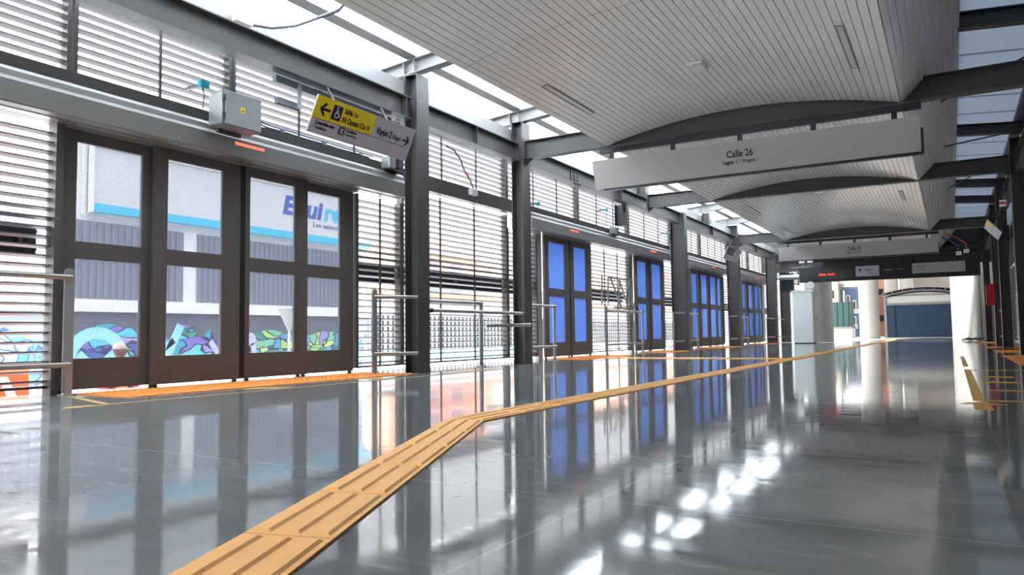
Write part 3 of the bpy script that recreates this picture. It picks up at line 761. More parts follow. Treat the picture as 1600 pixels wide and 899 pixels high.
shapes('warning_symbol', [[(.018,.010),(.044,.010),(.031,.038)]], INK, s_, (-6.446,5.31,2.90+.005), (0,1,0), (0,0,1), .0006)
tealspots = [(-6.78,5.10,3.21,'teal sensor box above the grey electrical enclosure'), (-6.80,12.62,3.02,'teal sensor box just right of the second column'),
             (-6.80,15.95,3.36,'teal sensor box near the short stub post'), (-6.80,20.45,3.32,'teal sensor box left of the third column')]
for x, y, z, lb in tealspots:
    t = thing('sensor_box', lb, 'sensor', (x, y, z-.3), 'teal sensor boxes')
    s = 1. if y < 6 else .75
    b = MB(); b.box(x-.03, x+.03, y-.055*s, y+.055*s, z-.04*s, z+.04*s); b.build('case', TEAL, t, bevel=.006)
    b = MB(); b.tube([(x,y-.01,z-.04*s),(x-.005,y+.012,z-.12),(x-.01,y+.0,max(2.95,z-.36))], .008, 8); b.build('cable', CABLE, t)
    b = MB(); b.box(-7.06, x-.03, y-.02, y+.02, z-.015, z+.015); b.build('bracket', STEEL, t)
cams = [(8.22,2.95,'white and black camera at the right end of the nearest door header'), (16.38,2.92,'white and black camera below the short stub post'),
        (20.75,2.94,'white and black camera beside the third column'), (27.3,2.92,'white and black camera under the distant tilted sign'), (33.8,2.96,'farthest white and black camera on the left wall')]
for y, z, lb in cams:
    t = thing('security_camera', lb, 'camera', (-6.78, y, z-.1), 'cameras above the doors')
    b = MB(); b.box(-6.86, -6.70, y-.15, y-.01, z-.09, z+.08); b.build('housing', GALV, t, bevel=.015)
    b = MB(); b.box(-6.85, -6.71, y-.01, y+.10, z-.075, z+.075); b.tube([(-6.78,y+.10,z),(-6.78,y+.13,z)], .05, 14); b.build('lens', BLACK, t, bevel=.01)
    b = MB(); b.box(-6.88, -6.69, y-.1, y+.16, z-.108, z-.096); b.tube([(-6.78,y+.02,2.84),(-6.78,y+.02,z-.1)], .03, 10); b.build('bracket', STEEL, t)
t = thing('junction_box', 'small white junction box on the gutter with a flexible conduit', 'junction box', (-6.36, 5.25, 3.84))
b = MB(); b.box(-6.40, -6.32, 5.14, 5.36, 3.83, 3.93); b.build('case', WHITE, t, bevel=.008)
t2 = [(-6.35,5.36,3.86),(-6.25,5.55,3.87),(-6.1,5.75,3.93),(-5.9,5.88,4.02),(-5.65,5.95,4.08),(-5.42,5.92,4.17),(-5.37,5.9,4.22)]
b = MB(); b.tube(t2, .017, 10); b.build('conduit', CABLE, t, True)
b = MB(); b.tube([t2[3],((t2[3][0]+t2[4][0])/2,5.925,4.052),t2[4]], .0185, 10); b.build('tape', BLUEC, t, True)
t = thing('junction_box', 'small white junction box with a hanging cable between the first two columns', 'junction box', (-6.85, 10.4, 2.86))
b = MB(); b.box(-6.88, -6.80, 10.32, 10.50, 2.84, 2.95); b.build('case', WHITE, t, bevel=.008)
b = MB(); b.tube([(-6.84,10.42,2.95),(-6.88,10.38,3.1),(-6.93,10.28,3.25),(-6.95,10.2,3.42),(-6.97,10.05,3.55),(-7.0,9.85,3.60)], .017, 10); b.build('cable', CABLE, t, True)
b = MB(); b.tube([(-6.89,10.365,3.13),(-6.925,10.29,3.24)], .0195, 10); b.build('tape', mat('orange_tape', rgb(225,80,30), .5), t, True)
for x, lb, cc in ((.32,'white junction box with blue cable under the far right ceiling',BLUEC), (.56,'white junction box with orange cable under the far right ceiling',mat('cable_orange', rgb(215,95,30), .5))):
    t = thing('junction_box', lb, 'junction box', (x, 31.0, 3.2))
    b = MB(); b.box(x-.09, x+.09, 31, 31.08, 3.13 if x < .5 else 3.2, 3.27 if x < .5 else 3.33); b.build('case', WHITE, t, bevel=.01)
    b = MB(); zt = 3.27 if x < .5 else 3.33; b.tube([(x,31.04,zt),(x,31.03,zt+.2),(x-.25,31.1,zt+.42),(x-.6,31.2,zt+.6)], .025, 8); b.build('cable', cc, t, True)

t = thing('cable_run', 'thin grey cables clipped along the rail beam below the yellow exit sign', 'cable', (-6.9, 6.8, 2.98))
pts = [(-6.62,5.56,2.76),(-6.72,5.66,2.86),(-6.86,5.8,3.0),(-6.92,6.1,2.995)] + [(-6.92,6.1+.3*i,2.992+.006*(i%2)) for i in range(1,7)]
b = MB(); b.tube(pts, .012, 8); b.build('cable', CABLE, t, True)
b = MB(); b.tube([(p[0]+.02,p[1]+.05,p[2]+.022) for p in pts[2:]], .009, 8); b.build('cable', BLUEC, t, True)
for y in (6.3,7.0,7.7):
    b = MB(); b.box(-6.95,-6.88,y,y+.03,2.972,3.03); b.build('clip', GALV, t)
for x, lb in ((-4.98,'left of two small white socket boxes near the far left cross beam'), (-4.68,'right of two small white socket boxes near the far left cross beam')):
    t = thing('socket_box', lb, 'junction box', (x, 31.0, 3.2), 'white socket boxes')
    b = MB(); b.box(x-.10, x+.10, 31, 31.08, 3.16, 3.34); b.build('case', WHITE, t, bevel=.01)
    b = MB(); b.tube([(x,31.04,3.16),(x+.05,31.04,3.02),(x-.15,31.04,2.98),(x-.4,31.1,3.0)], .02, 8); b.build('cable', CABLE, t, True)
for x in (-5.6,): pass

# folded zigzag rack fixed in front of the louvres
t = thing('folded_rack', 'folded grey zigzag metal rack in front of the louvres between the first two blue doors', 'rack', (-6.98, 16.9, 1.0))
b = MB()
for y in (16.0,16.35,17.05,17.7): b.obox((-7.0,y,1.18), (0,.055,0), (0,.02,.66), (.03,0,0))
for a, c in ((16.42,17.1),(16.95,17.55),(17.45,17.95)): b.obox((-6.965,a,1.84), (0,.07,0), (0,c-a,-.72), (.025,0,0))
b.build('bars', GALV, t)
b = MB(); b.box(-7.0,-6.96,16.35,17.8,1.80,1.84); b.box(-7.0,-6.96,16.7,18.05,1.10,1.14); b.box(-7.0,-6.94,16.9,17.9,1.0,1.04); b.box(-7.06,-7.0,16.4,16.45,1.5,1.54); b.box(-7.06,-7.0,17.6,17.65,1.5,1.54); b.build('frame', GALV, t)

# ------------------------------------------------------------------ ceiling fittings
def slot(x, y, label):
    t = thing('ceiling_vent', label, 'vent', (x, y, arc_z(x)-.02), 'slot vents in the ceiling')
    s = -2*.27*(x-XC)/2.09**2; z = arc_z(x) - .006
    b = MB(); w = .03
    for u, v in ((-w-.014,-w),(w,w+.014)): b.obox((x+u,y,z+u*s), (v-u,0,(v-u)*s), (0,1.4,0), (0,0,-.006))
    for q in (y-.014, y+1.4): b.obox((x-w-.014,q,z+(-w-.014)*s), (2*w+.028,0,(2*w+.028)*s), (0,.014,0), (0,0,-.006))
    b.build('frame', GUTTER, t)
    b = MB(); b.obox((x-w,y,z-w*s), (2*w,0,2*w*s), (0,1.4,0), (0,0,-.003)); b.build('grille', VENTM, t)
for x, sd in ((XC-1.69,'left'), (XC+1.69,'right')):
    for y, w in ((2.0,'hidden near end'),(8.1,'nearest bay'),(13.2,'bay before the second cross beam'),(18.7,'bay after the second cross beam'),(23.4,'bay before the third cross beam'),(29.,'bay before the far display')):
        if y < 5: continue
        slot(x, y, 'thin slot vent on the %s of the ceiling, %s' % (sd, w))
for y, w in ((8.75,'nearest bay'),(18.4,'bay past the second cross beam'),(29.5,'bay before the far display')):
    x = XC; z = arc_z(x)
    t = thing('ceiling_light', 'small square emergency light in the middle of the ceiling, ' + w, 'ceiling light', (x, y, z-.05), 'emergency lights')
    b = MB(); b.box(x-.10, x+.10, y, y+.30, z-.035, z+.0); b.build('body', WHITE, t, bevel=.01)
    b = MB(); b.box(x-.085, x+.085, y+.02, y+.28, z-.05, z-.035); b.build('diffuser', LENSM, t, bevel=.008)
for i, (a, c) in enumerate([((.0,12.2,3.75),(1.9,10.9,4.25)), ((.02,15.4,3.78),(1.9,16.6,4.25)), ((.02,20.2,3.78),(1.9,17.4,4.25))]):
    b = MB(); b.tube([a, c], .014, 8)
    tag(b.build('brace_rod', STEEL), 'thin steel brace rod under the right roof sheets, %s' % ['before the nearest right rafter','before the second right rafter','past the second right rafter'][i], 'brace')

# ------------------------------------------------------------------ right wall bits
t = thing('hose_cabinet', 'flat red fire cabinet on the dark right wall', 'fire cabinet', (1.02, 25.95, 1.2))
b = MB(); b.box(.90, 1.12, 25.88, 26.05, 1.17, 1.80); b.build('body', REDM, t, bevel=.01)
b = MB(); b.box(.915, 1.105, 25.868, 25.88, 1.19, 1.78); b.build('door', REDM, t)
b = MB(); b.box(.885,.90,25.87,25.9,1.22,1.28); b.box(.885,.90,25.87,25.9,1.68,1.74); b.build('hinge', GALV, t)
t = thing('alarm_sounder', 'white and red round alarm sounder high on the right eave', 'alarm', (1.12, 20.3, 3.3))
b = MB(); b.tube([(1.12,20.3,3.28),(1.12,20.3,3.42)], .07, 14); b.build('body', WHITE, t, True)
b = MB(); b.tube([(1.12,20.3,3.33),(1.12,20.3,3.38)], .073, 14); b.build('band', REDM, t, True)

# ------------------------------------------------------------------ far end of the hall
t = thing('metal_cabinet', 'tall pale green metal cabinet at the far left end', 'cabinet', (-5.1, 31.8, 0))
b = MB(); b.box(-5.46, -4.72, 31.45, 32.35, .03, 2.05); b.build('body', CABM, t)
b = MB(); b.box(-5.50, -4.66, 31.41, 32.39, 2.05, 2.11); b.build('top', CABM, t)
b = MB(); b.box(-4.72, -4.70, 31.5, 32.3, .10, 2.0); d_ = b.build('door', CABM, t)
b = MB(); b.box(-4.70, -4.68, 32.18, 32.22, .9, 1.06); b.build('handle', STEEL, d_)
b = MB(); b.box(-5.44, -4.74, 31.5, 32.3, 0, .03); b.build('plinth', STEEL, t)
def pillar(x, y, r, z0, z1, label, m=CONC):
    b = MB(); b.tube([(x,y,z0),(x,y,z1)], r, 40)
    return tag(b.build('round_pillar', m, None, True), label, 'pillar', 'round concrete pillars')
pillar(-4.93, 34.6, .56, 0, 9.0, 'round concrete pillar right behind the pale cabinet')
pillar(-4.28, 50.0, .56, -.02, 9.0, 'round white concrete pillar left of the blue hall')
pillar(.56, 37.6, .56, 0, 9.0, 'round concrete pillar at the right end, half in shadow')
pillar(-4.12, 68., .50, -.03, 9.0, 'left of the two distant pillars behind the blue hall', CONC)
pillar(-3.02, 68., .50, -.03, 9.0, 'right of the two distant pillars behind the blue hall', CONC)
t = thing('floor_cables', 'dark tangle of cables at the foot of the right round pillar', 'cables', (.7,36.7,0))
b = MB(); pts = [(.35+.09*i+.06*math.sin(i*2.1), 36.75+.14*math.cos(i*1.7), .04+.02*(i%3)) for i in range(9)]
b.tube(pts, .03, 8); b.tube([(p[0]+.08,p[1]+.1,p[2]+.04) for p in pts], .025, 8); b.build('cable', BLACK, t, True)

PAVE = mat('sunlit_paving', (.55,.53,.50,1), .85, 0, .3, .12, 1.2, .1)
b = MB(); b.box(-16, 12, 33.05, 110, -1.4, -.03)
g = struct(b.build('pavement', PAVE), 'pale paving beyond the end of the hall')
ASPH = mat('asphalt', (.30,.30,.31,1), .85, 0, .3, .15, 2., .1)
b = MB(); b.box(-120, 30, -60, 160, -1.6, -1.05); struct(b.build('road', ASPH), 'street outside')
b = MB(); b.box(-22.0, -16.5, -20, 110, -1.05, -.80); b.box(-30., -25.9, 24.9, 110, -1.05, -.93); struct(b.build('sidewalk', PAVE), 'sidewalk across the street')

# blue hall
BLUED = mat('blue_sheet_metal', rgb(20,56,84), .45, 0, .5, .06, 3)
t = thing('blue_hall', 'small arched building with blue sheet metal front beyond the hall', 'building', (-1.7, 55, 0))
xh0, xh1 = -3.72, .75
b = MB(); b.box(xh0, xh1, 55.0, 58, -.03, 2.2); P = [(xh0,55.0,2.2)] + [(xh0+(xh1-xh0)*i/16, 55.0, 2.55+.36*(1-((i-8)/8)**2)) for i in range(17)] + [(xh1,55.0,2.2)]
b.prism(P, (0,3,0)); b.build('wall', WHITE, t)
b = MB(); x = xh0+.12; k = 0
while x < xh1-.05:
    if abs(x-(-3.2)) > .05: b.box(x, x+.085, 54.955, 54.99, 0, 2.1)
    x += .10
b.build('blue_panels', BLUED, t)
b = MB(); b.box(xh0+.03, xh1, 54.985, 54.999, 0, 2.12); b.build('blue_backing', BLUED, t)
b = MB(); b.box(xh0-.1, xh0+.05, 54.9, 55.0, -.03, 2.55); b.box(xh0, xh1, 54.9, 54.98, 2.1, 2.24); b.build('frame', GUTTER, t)
b = MB(); b.box(-3.20,-3.14,54.93,54.96,0,2.1); b.build('door_gap', SEAL, t)
b = MB()
for i in range(16):
    z = lambda j: 2.62+.36*(1-((j-8)/8)**2); xx = lambda j: xh0-.15+(xh1-xh0+.3)*j/16
    b.hexa([(xx(i),54.3,z(i)),(xx(i+1),54.3,z(i+1)),(xx(i+1),58,z(i+1)),(xx(i),58,z(i)),(xx(i),54.3,z(i)+.05),(xx(i+1),54.3,z(i+1)+.05),(xx(i+1),58,z(i+1)+.05),(xx(i),58,z(i)+.05)])
    b.hexa([(xx(i),54.3,z(i)+.2),(xx(i+1),54.3,z(i+1)+.2),(xx(i+1),58,z(i+1)+.2),(xx(i),58,z(i)+.2),(xx(i),54.3,z(i)+.23),(xx(i+1),54.3,z(i+1)+.23),(xx(i+1),58,z(i+1)+.23),(xx(i),58,z(i)+.23)])
    if i % 2 == 0: b.hexa([(xx(i),54.3,z(i)),(xx(i)+.05,54.3,z(i)),(xx(i)+.05,54.4,z(i)),(xx(i),54.4,z(i)),(xx(i),54.3,z(i)+.2),(xx(i)+.05,54.3,z(i)+.2),(xx(i)+.05,54.4,z(i)+.2),(xx(i),54.4,z(i)+.2)])
b.build('roof', GUTTER, t)
b = MB(); b.box(xh0, xh1, 54.9, 57.5, 2.7, 2.72); 
P = [(xh0+.6+(xh1-xh0-1.2)*i/16, 54.6, 2.65+.36*(1-((i-8)/8)**2)) for i in range(17)]
b.prism([(p[0],p[1],p[2]) for p in P] + [(p[0],p[1],p[2]+.15) for p in P[::-1]], (0,.05,0)); b.build('vent_band', STEEL, t)
b = MB(); b.box(-3.6, 10, 71, 73, -.03, 8.9); tag(b.build('concrete_viaduct', CONCD), 'grey concrete viaduct wall far behind the blue hall', 'viaduct')
b = MB(); b.box(-12, 14, 34.2, 73.5, 9.0, 9.8); b.box(-12, -11.7, 34.2, 73.5, 9.8, 10.7)
tag(b.build('viaduct_deck', CONCD), 'concrete viaduct deck carried by the round pillars over the far end', 'viaduct')
BRK = mat('salmon_brick', rgb(205,150,130), .85, 0, .3, .3, 2.5)
t = thing('brick_building', 'narrow salmon brick building between the white pillar and the blue hall', 'building', (-5.0, 69, 0))
b = MB(); b.box(-5.25, -4.68, 69, 73, -.03, 6.5); b.build('wall', BRK, t)
b = MB()
for z in (1.2, 3.4, 5.6): b.box(-5.15,-4.8,68.95,69.0,z,z+.5)
b.build('window', DARK, t)
# green kiosk
GREENM = mat('dark_green_sheet', rgb(62,98,98), .5, 0, .4, .06, 3)
t = thing('green_kiosk', 'dark green ribbed metal kiosk on a white base beyond the left pillar', 'kiosk', (-6.9, 56, 0))
b = MB(); b.box(-8.0, -5.95, 56.0, 58, .75, 2.45); b.build('body', GREENM, t)
b = MB(); 
for i in range(6): b.box(-7.9+i*.36, -7.87+i*.36, 55.96, 56.0, .8, 2.42)
b.build('ribs', DARK, t)
b = MB(); b.box(-8.0, -5.9, 55.9, 58, -.03, .62); b.build('base', WHITE, t)
b = MB(); b.box(-8.1, -5.85, 55.85, 58, .62, .75); b.build('ledge', GUTTER, t)
# distant apartment blocks behind
def block(name, x0, x1, y0, y1, z0, z1, m, label, wins, face='y', wm=DARK, extra=None):
    t = thing(name, label, 'building', ((x0+x1)/2, (y0+y1)/2, z0))
    b = MB(); b.box(x0, x1, y0, y1, z0, z1); b.build('wall', m, t)
    b = MB(); b.box(x0-.15, x1+.15, y0-.15, y1+.15, z1, z1+.25); b.build('parapet', m, t)
    for (a, c, za, zb) in wins:
        b = MB()
        if face == 'y': b.box(a, c, y0-.06, y0+.05, za, zb)
        else: b.box(x1-.05, x1+.06, a, c, za, zb)
        w = b.build('window', WHITE, t)
        b = MB()
        if face == 'y': b.box(a+.1, c-.1, y0-.09, y0-.055, za+.1, zb-.1)
        else: b.box(x1+.055, x1+.09, a+.1, c-.1, za+.1, zb-.1)
        b.build('pane', wm, w)
    return t
PALEB = mat('pale_blue_render', rgb(120,140,180), .8, 0, .3, .4, .8)
CREAM = mat('cream_render', rgb(215,205,185), .8, 0, .3, .1, .8)
block('apartment_building', -9.5, -7.62, 63, 67, -.5, 4.1, CREAM, 'cream building with dark windows seen beyond the left pillar', [(-8.95,-8.45,2.9,3.7),(-8.35,-7.72,2.9,3.7),(-8.35,-7.72,1.2,2.2)])
t = block('apartment_building', -7.3, -5.75, 65, 69, -.5, 3.7, PALEB, 'pale blue building with balconies seen beyond the kiosk', [(-7.2,-6.9,2.5,3.3),(-6.75,-6.45,2.1,2.9),(-6.2,-5.85,1.5,2.3),(-6.9,-6.5,.9,1.6),(-6.25,-5.9,.2,1.1)])
b = MB()
for x, z in ((-7.2,2.3),(-6.75,1.9),(-6.25,1.2),(-6.9,.7)):
    b.box(x, x+.5, 64.7, 65.0, z-.08, z); b.box(x, x+.5, 64.68, 64.7, z, z+.28)
b.build('balcony', WHITE, t)
t = thing('lamp_post', 'thin grey lamp post beyond the left pillar', 'lamp post', (-7.35, 61.5, 0))
b = MB(); b.tube([(-7.35,61.5,-.03),(-7.35,61.5,6.5)], .06, 8); b.build('pole', GALV, t); b = MB(); b.box(-7.4,-6.2,61.45,61.55,5.0,5.08); b.build('arm', GALV, t)

# right side: wall added close to the hall to block daylight
t = thing('neighbour_block', 'dark wall seen through the right louvres', 'building', (4.4, 15, -1))
b = MB(); b.box(3.6, 4.2, -4, 60, -1.05, 7.5); b.build('wall', mat('sooty_concrete', (.30,.30,.31,1), .8, 0, .3, .2, 1), t)
b = MB(); b.box(3.2, 3.6, -4, 60, 7.1, 7.5); b.build('cornice', CONCD, t)

# ------------------------------------------------------------------ street on the left: white building with mural
XF = -22.0
CORR = mat('white_corrugated', (.74,.745,.76,1), .6, 0, .3, .03, 1)
FASCIA = mat('facade_board', (.56,.575,.61,1), .6, 0, .3, .03, 1)
TURQ = mat('turquoise_band', rgb(60,180,215), .5)
GWIN = mat('facade_shutter', (.19,.21,.26,1), .5, 0, .4, .05, 1.5)
DGREY = mat('facade_dark_base', (.12,.13,.16,1), .7, 0, .3, .15, 1.2)
BLUEL = mat('letter_blue', rgb(45,85,165), .5); CYANL = mat('letter_cyan', rgb(60,180,215), .5); GREYL = mat('letter_grey', rgb(90,100,120), .5)
t = thing('office_building', 'white building with turquoise band, blue lettering and graffiti across the street', 'building', (XF, 15, -1.05))
b = MB(); b.box(XF-8, XF, 6.2, 24.95, -1.05, 7.6); b.build('wall', CORR, t)
b = MB(); b.box(XF-9, XF-.25, -9, 6.19, -1.05, 7.2); b.build('wall', WHITE, t)
b = MB(); y = 6.3
while y < 12.6: b.box(XF, XF+.03, y, y+.09, 4.2, 7.5); y += .18
b.build('corrugation', CORR, t)
b = MB(); b.box(XF, XF+.22, 12.66, 24.93, 4.56, 6.28); b.build('sign_board', FASCIA, t)
b = MB(); b.box(XF+.0, XF+.26, 12.62, 24.95, 6.28, 6.36); b.box(XF, XF+.26, 12.60, 12.66, 4.28, 6.3); b.build('board_edge', WHITE, t)
b = MB(); b.box(XF, XF+.23, 12.66, 24.93, 4.31, 4.56); b.build('turquoise_band', TURQ, t)
for a, c in ((6.3,15.83),(16.37,24.6)):
    b = MB(); y = a
    b.box(XF, XF+.05, a, c, 1.70, 4.03)
    while y < c-.1: b.box(XF+.05, XF+.08, y, y+.10, 1.70, 4.03); y += .22
    b.build('shutter', GWIN, t)
b = MB(); b.box(XF, XF+.18, 6.2, 24.93, 1.33, 1.70); b.build('ledge', WHITE, t)
b = MB(); b.box(XF, XF+.06, -9, 24.93, -1.05, 1.33); b.build('base', DGREY, t)
xd, yd = (0,1,0), (0,0,1); xl = XF+.222
lettering('lettering', [('Equi', .72, (xl,19.90,5.24), xd, yd, 'LEFT', .05, 2.12, .18)], BLUEL, t, .01, .82)
lettering('lettering', [('rent', .72, (xl,22.08,5.24), xd, yd, 'LEFT', .05, 1.95, .18)], CYANL, t, .01, .82)
lettering('lettering', [('Los especialistas en renta', .19, (xl,21.5,4.90), xd, yd, 'LEFT', .01, 3.3)], GREYL, t, .01, .85)

def mural_mat(pal, seed, edge=(.02,.03,.10,1), sx=.5):
    m = bpy.data.materials.new('mural_paint'); m.use_nodes = True; nt = m.node_tree; p = nt.nodes['Principled BSDF']; N = nt.nodes.new; L = nt.links.new
    tc = N('ShaderNodeTexCoord'); mp = N('ShaderNodeMapping'); mp.inputs['Location'].default_value = (0, seed, seed*.3); mp.inputs['Rotation'].default_value = (.5,0,0); mp.inputs['Scale'].default_value = (1, sx, .9)
    L(tc.outputs['Object'], mp.inputs[0])
    nz = N('ShaderNodeTexNoise'); nz.inputs['Scale'].default_value = 1.1; nz.inputs['Detail'].default_value = 2
    L(mp.outputs[0], nz.inputs['Vector'])
    ad = N('ShaderNodeVectorMath'); ad.operation = 'MULTIPLY_ADD'; ad.inputs[1].default_value = (1.6,1.6,1.6); L(nz.outputs['Color'], ad.inputs[0]); L(mp.outputs[0], ad.inputs[2])
    v = N('ShaderNodeTexVoronoi'); v.inputs['Scale'].default_value = 3.0; L(ad.outputs[0], v.inputs['Vector'])
    cr = N('ShaderNodeValToRGB'); cr.color_ramp.interpolation = 'CONSTANT'
    for i, c in enumerate(pal):
        e = cr.color_ramp.elements[0] if i == 0 else cr.color_ramp.elements.new(i/len(pal)); e.position = i/len(pal); e.color = c
    sp = N('ShaderNodeSeparateColor'); L(v.outputs['Color'], sp.inputs[0]); L(sp.outputs[0], cr.inputs['Fac'])
    ve = N('ShaderNodeTexVoronoi'); ve.feature = 'DISTANCE_TO_EDGE'; ve.inputs['Scale'].default_value = 3.0; L(ad.outputs[0], ve.inputs['Vector'])
    lt = N('ShaderNodeMath'); lt.operation = 'LESS_THAN'; lt.inputs[1].default_value = .05; L(ve.outputs['Distance'], lt.inputs[0])
    mx = N('ShaderNodeMix'); mx.data_type = 'RGBA'; mx.inputs['B'].default_value = edge; L(lt.outputs[0], mx.inputs['Factor']); L(cr.outputs['Color'], mx.inputs['A'])
    L(mx.outputs['Result'], p.inputs['Base Color']); p.inputs['Roughness'].default_value = .7
    return m
PAL1 = [rgb(60,160,190), rgb(120,110,190), rgb(70,170,150), rgb(40,110,170), rgb(160,150,210), rgb(90,190,215), rgb(60,150,120), rgb(70,90,160), rgb(110,200,205)]
PAL2 = [rgb(165,205,110), rgb(90,175,205), rgb(120,190,150), rgb(150,140,195), rgb(90,150,190), rgb(190,215,120), rgb(80,165,200), rgb(70,130,120)]
def mural(pts, m, x, zb):
    P = []
    for (ya, za), (yb2, zb2) in zip(pts, pts[1:]):
        for k in range(6):
            s = k/6; P.append((x, ya+(yb2-ya)*s, za+(zb2-za)*(s*s*(3-2*s))))
    P.append((x, *pts[-1]))
    b = MB(); b.prism([(x,pts[0][0],zb)] + P + [(x,pts[-1][0],zb)], (.012,0,0)); return b.build('mural', m, t)
mural([(-3,.9),(6,.7),(8.4,.75),(10.2,.9),(11.2,.5),(12.1,.42),(12.8,.92),(13.3,.98),(14.0,.85),(14.5,.35),(15.0,.95),(15.3,.45),(15.8,1.05),(16.2,.9),(16.5,.5),(16.9,.8),(17.2,.4),(17.6,.35),(18.1,.9),(18.6,.4)], mural_mat(PAL1, 2.), XF+.062, -1.05)
mural([(18.5,.5),(18.9,.75),(19.6,.78),(20.4,.62),(20.8,.85),(21.3,.55),(22.2,.72),(23.0,.7),(24.0,.8),(24.9,.68)], mural_mat(PAL2, 5., sx=.42), XF+.062, -1.05)
# big letter shapes in the mural
o_ = (XF+.075, 0, 0)
shapes('mural_letters', ring(12.95,-.1,.62,.98,5,175,16) + [bar(12.4,.1,13.5,-.85,.24), bar(13.5,.1,12.4,-.85,.24), bar(15.0,-.6,15.75,.95,.3), bar(14.6,-.2,15.5,.45,.2)], mat('mural_teal', rgb(150,215,228), .7), t, o_, (0,1,0), (0,0,1), .006)
shapes('mural_letters', [bar(16.8,-.8,17.8,.55,.26), bar(17.7,-.7,16.9,.4,.2), disc(18.6,.45,.24), bar(18.7,.3,18.95,-.8,.22)] + ring(18.0,-.4,.5,.66,30,170,10), mat('mural_lilac', rgb(190,188,235), .7), t, o_, (0,1,0), (0,0,1), .006)

# turquoise wall with fence, further along the street
TQW = mat('turquoise_wall', rgb(135,205,225), .7, 0, .3, .08, 1)
t = thing('street_fence', 'turquoise low wall with dark bars above across the street', 'fence', (-26, 45, -1.0))
b = MB(); b.box(-26.3, -26.0, 25.3, 90, -1.0, -.35); b.build('low_wall', TQW, t)
b = MB(); y = 25.4
while y < 80:
    b.box(-26.2, -26.12, y, y+.14, -.35, 1.62); y += .42
b.build('bars', DARK, t)
b = MB()
for z in (.1,.55,1.0,1.5): b.box(-26.18,-26.14,25.3,80,z,z+.05)
b.build('rail', GALV, t)
t = thing('brick_pier', 'reddish brick pier with white gaps at the end of the white building', 'pier', (-25.2, 25.4, -1))
b = MB(); b.box(-25.6,-25.0,25.6,26.1,-1.0,3.2); b.build('shaft', mat('red_brick', rgb(130,85,75), .85, 0, .3, .3, 3), t)
# low grey shopfront behind the fence, brick frieze above
t = thing('shop_row', 'low grey shop row with a brick frieze behind the street fence', 'building', (-31, 45, -1))
b = MB(); b.box(-34, -30, 27, 90, -1.0, 3.4); b.build('wall', mat('grey_render', (.36,.35,.36,1), .8, 0, .3, .15, .6), t)
b = MB(); b.box(-30, -29.9, 27, 90, 2.9, 3.4); b.build('brick_frieze', mat('brick_frieze', rgb(165,105,85), .85, 0, .3, .35, 4), t)
b = MB()
for i in range(9): b.box(-30, -29.93, 28+i*4.4, 30.6+i*4.4, -.6, 1.9)
b.build('shutter', GWIN, t)
PINK = mat('salmon_render', rgb(232,178,150), .8, 0, .3, .10, .5)
SALR = mat('awning_red', rgb(205,95,100), .7)
def salmon(y0, y1, z1, x1, label, seed):
    w = []
    for z in (3.9, 5.6, 7.0):
        if z + 1.1 > z1: continue
        k = int((y1-y0)/3.4)
        for i in range(k): w.append((y0+1.0+i*3.4, y0+2.9+i*3.4, z, z+1.05))
    t = block('apartment_building', x1-9, x1, y0, y1, -1, z1, PINK, label, w, 'x', GWIN)
    b = MB(); z = 5.05
    while z < z1-.6: b.obox((x1,y0+.3,z+.35), (.9,0,-.3), (0,y1-y0-.6,0), (0,0,.06)); z += 1.75
    b.build('awning', SALR, t)
salmon(43.2, 56.5, 8.2, -36, 'salmon apartment block with red awnings seen between the first two columns', 1)
salmon(31.5, 36.5, 7.6, -37, 'salmon building edge seen left of the first column', 2)
salmon(96., 112., 9.4, -36, 'far salmon apartment block seen past the second blue door', 3)
block('apartment_building', -46, -36, 58, 70, -1, 6.8, CREAM, 'cream block right of the salmon apartment block', [(60,61.5,3.8,5),(63,64.5,3.8,5),(66,67.5,3.8,5)], 'x', GWIN)
block('apartment_building', -50, -40, 122, 150, -1, 9, mat('red_tile_block', rgb(225,150,140), .8), 'distant reddish block seen past the third blue door', [(124,127,3,5),(130,133,3,5),(136,139,3,5)], 'x', GWIN)

def tree(x, y, z0, h, r, label, seed):
    rnd = random.Random(seed)
    t = thing('tree', label, 'tree', (x, y, z0))
    b = MB(); b.tube([(x,y,z0),(x+.1,y,z0+h*.5),(x,y+.1,z0+h*.85)], [.22,.16,.06], 8); b.build('trunk', mat('bark', (.10,.07,.05,1), .9), t)
    b = MB()
    for i in range(900):
        u = Vector((rnd.gauss(0,1), rnd.gauss(0,1), rnd.gauss(0,1))).normalized() * r * rnd.random()**.4
        c = Vector((x,y,z0+h*.75)) + Vector((u.x, u.y, u.z*.8)); a = Vector((rnd.gauss(0,1), rnd.gauss(0,1), rnd.gauss(0,1))).normalized()*.3; d = a.cross(Vector((rnd.random(),rnd.random(),1))).normalized()*.18
        b.face([c-a, c+d, c+a, c-d])
    o = b.build('crown', mat('leaves', rgb(95,130,90), .8), t); return t
tree(-48.5, 56.5, -1, 13.5, 2.6, 'green tree above the salmon apartment block', 3)

# white funnel lamp
t = thing('funnel_lamp', 'white funnel shaped lamp on a thin pole across the street', 'lamp', (-14, 13.05, -1.05))
b = MB(); b.tube([(-14,13.05,-1.05),(-14,13.05,.82)], .035, 10); b.build('pole', WHITE, t, True)
b = MB(); b.tube([(-14,13.05,.66),(-14,13.05,1.19)], [.04,.27], 24); b.tube([(-14,13.05,1.19),(-14,13.05,1.22)], .28, 24); b.build('shade', WHITE, t, True)
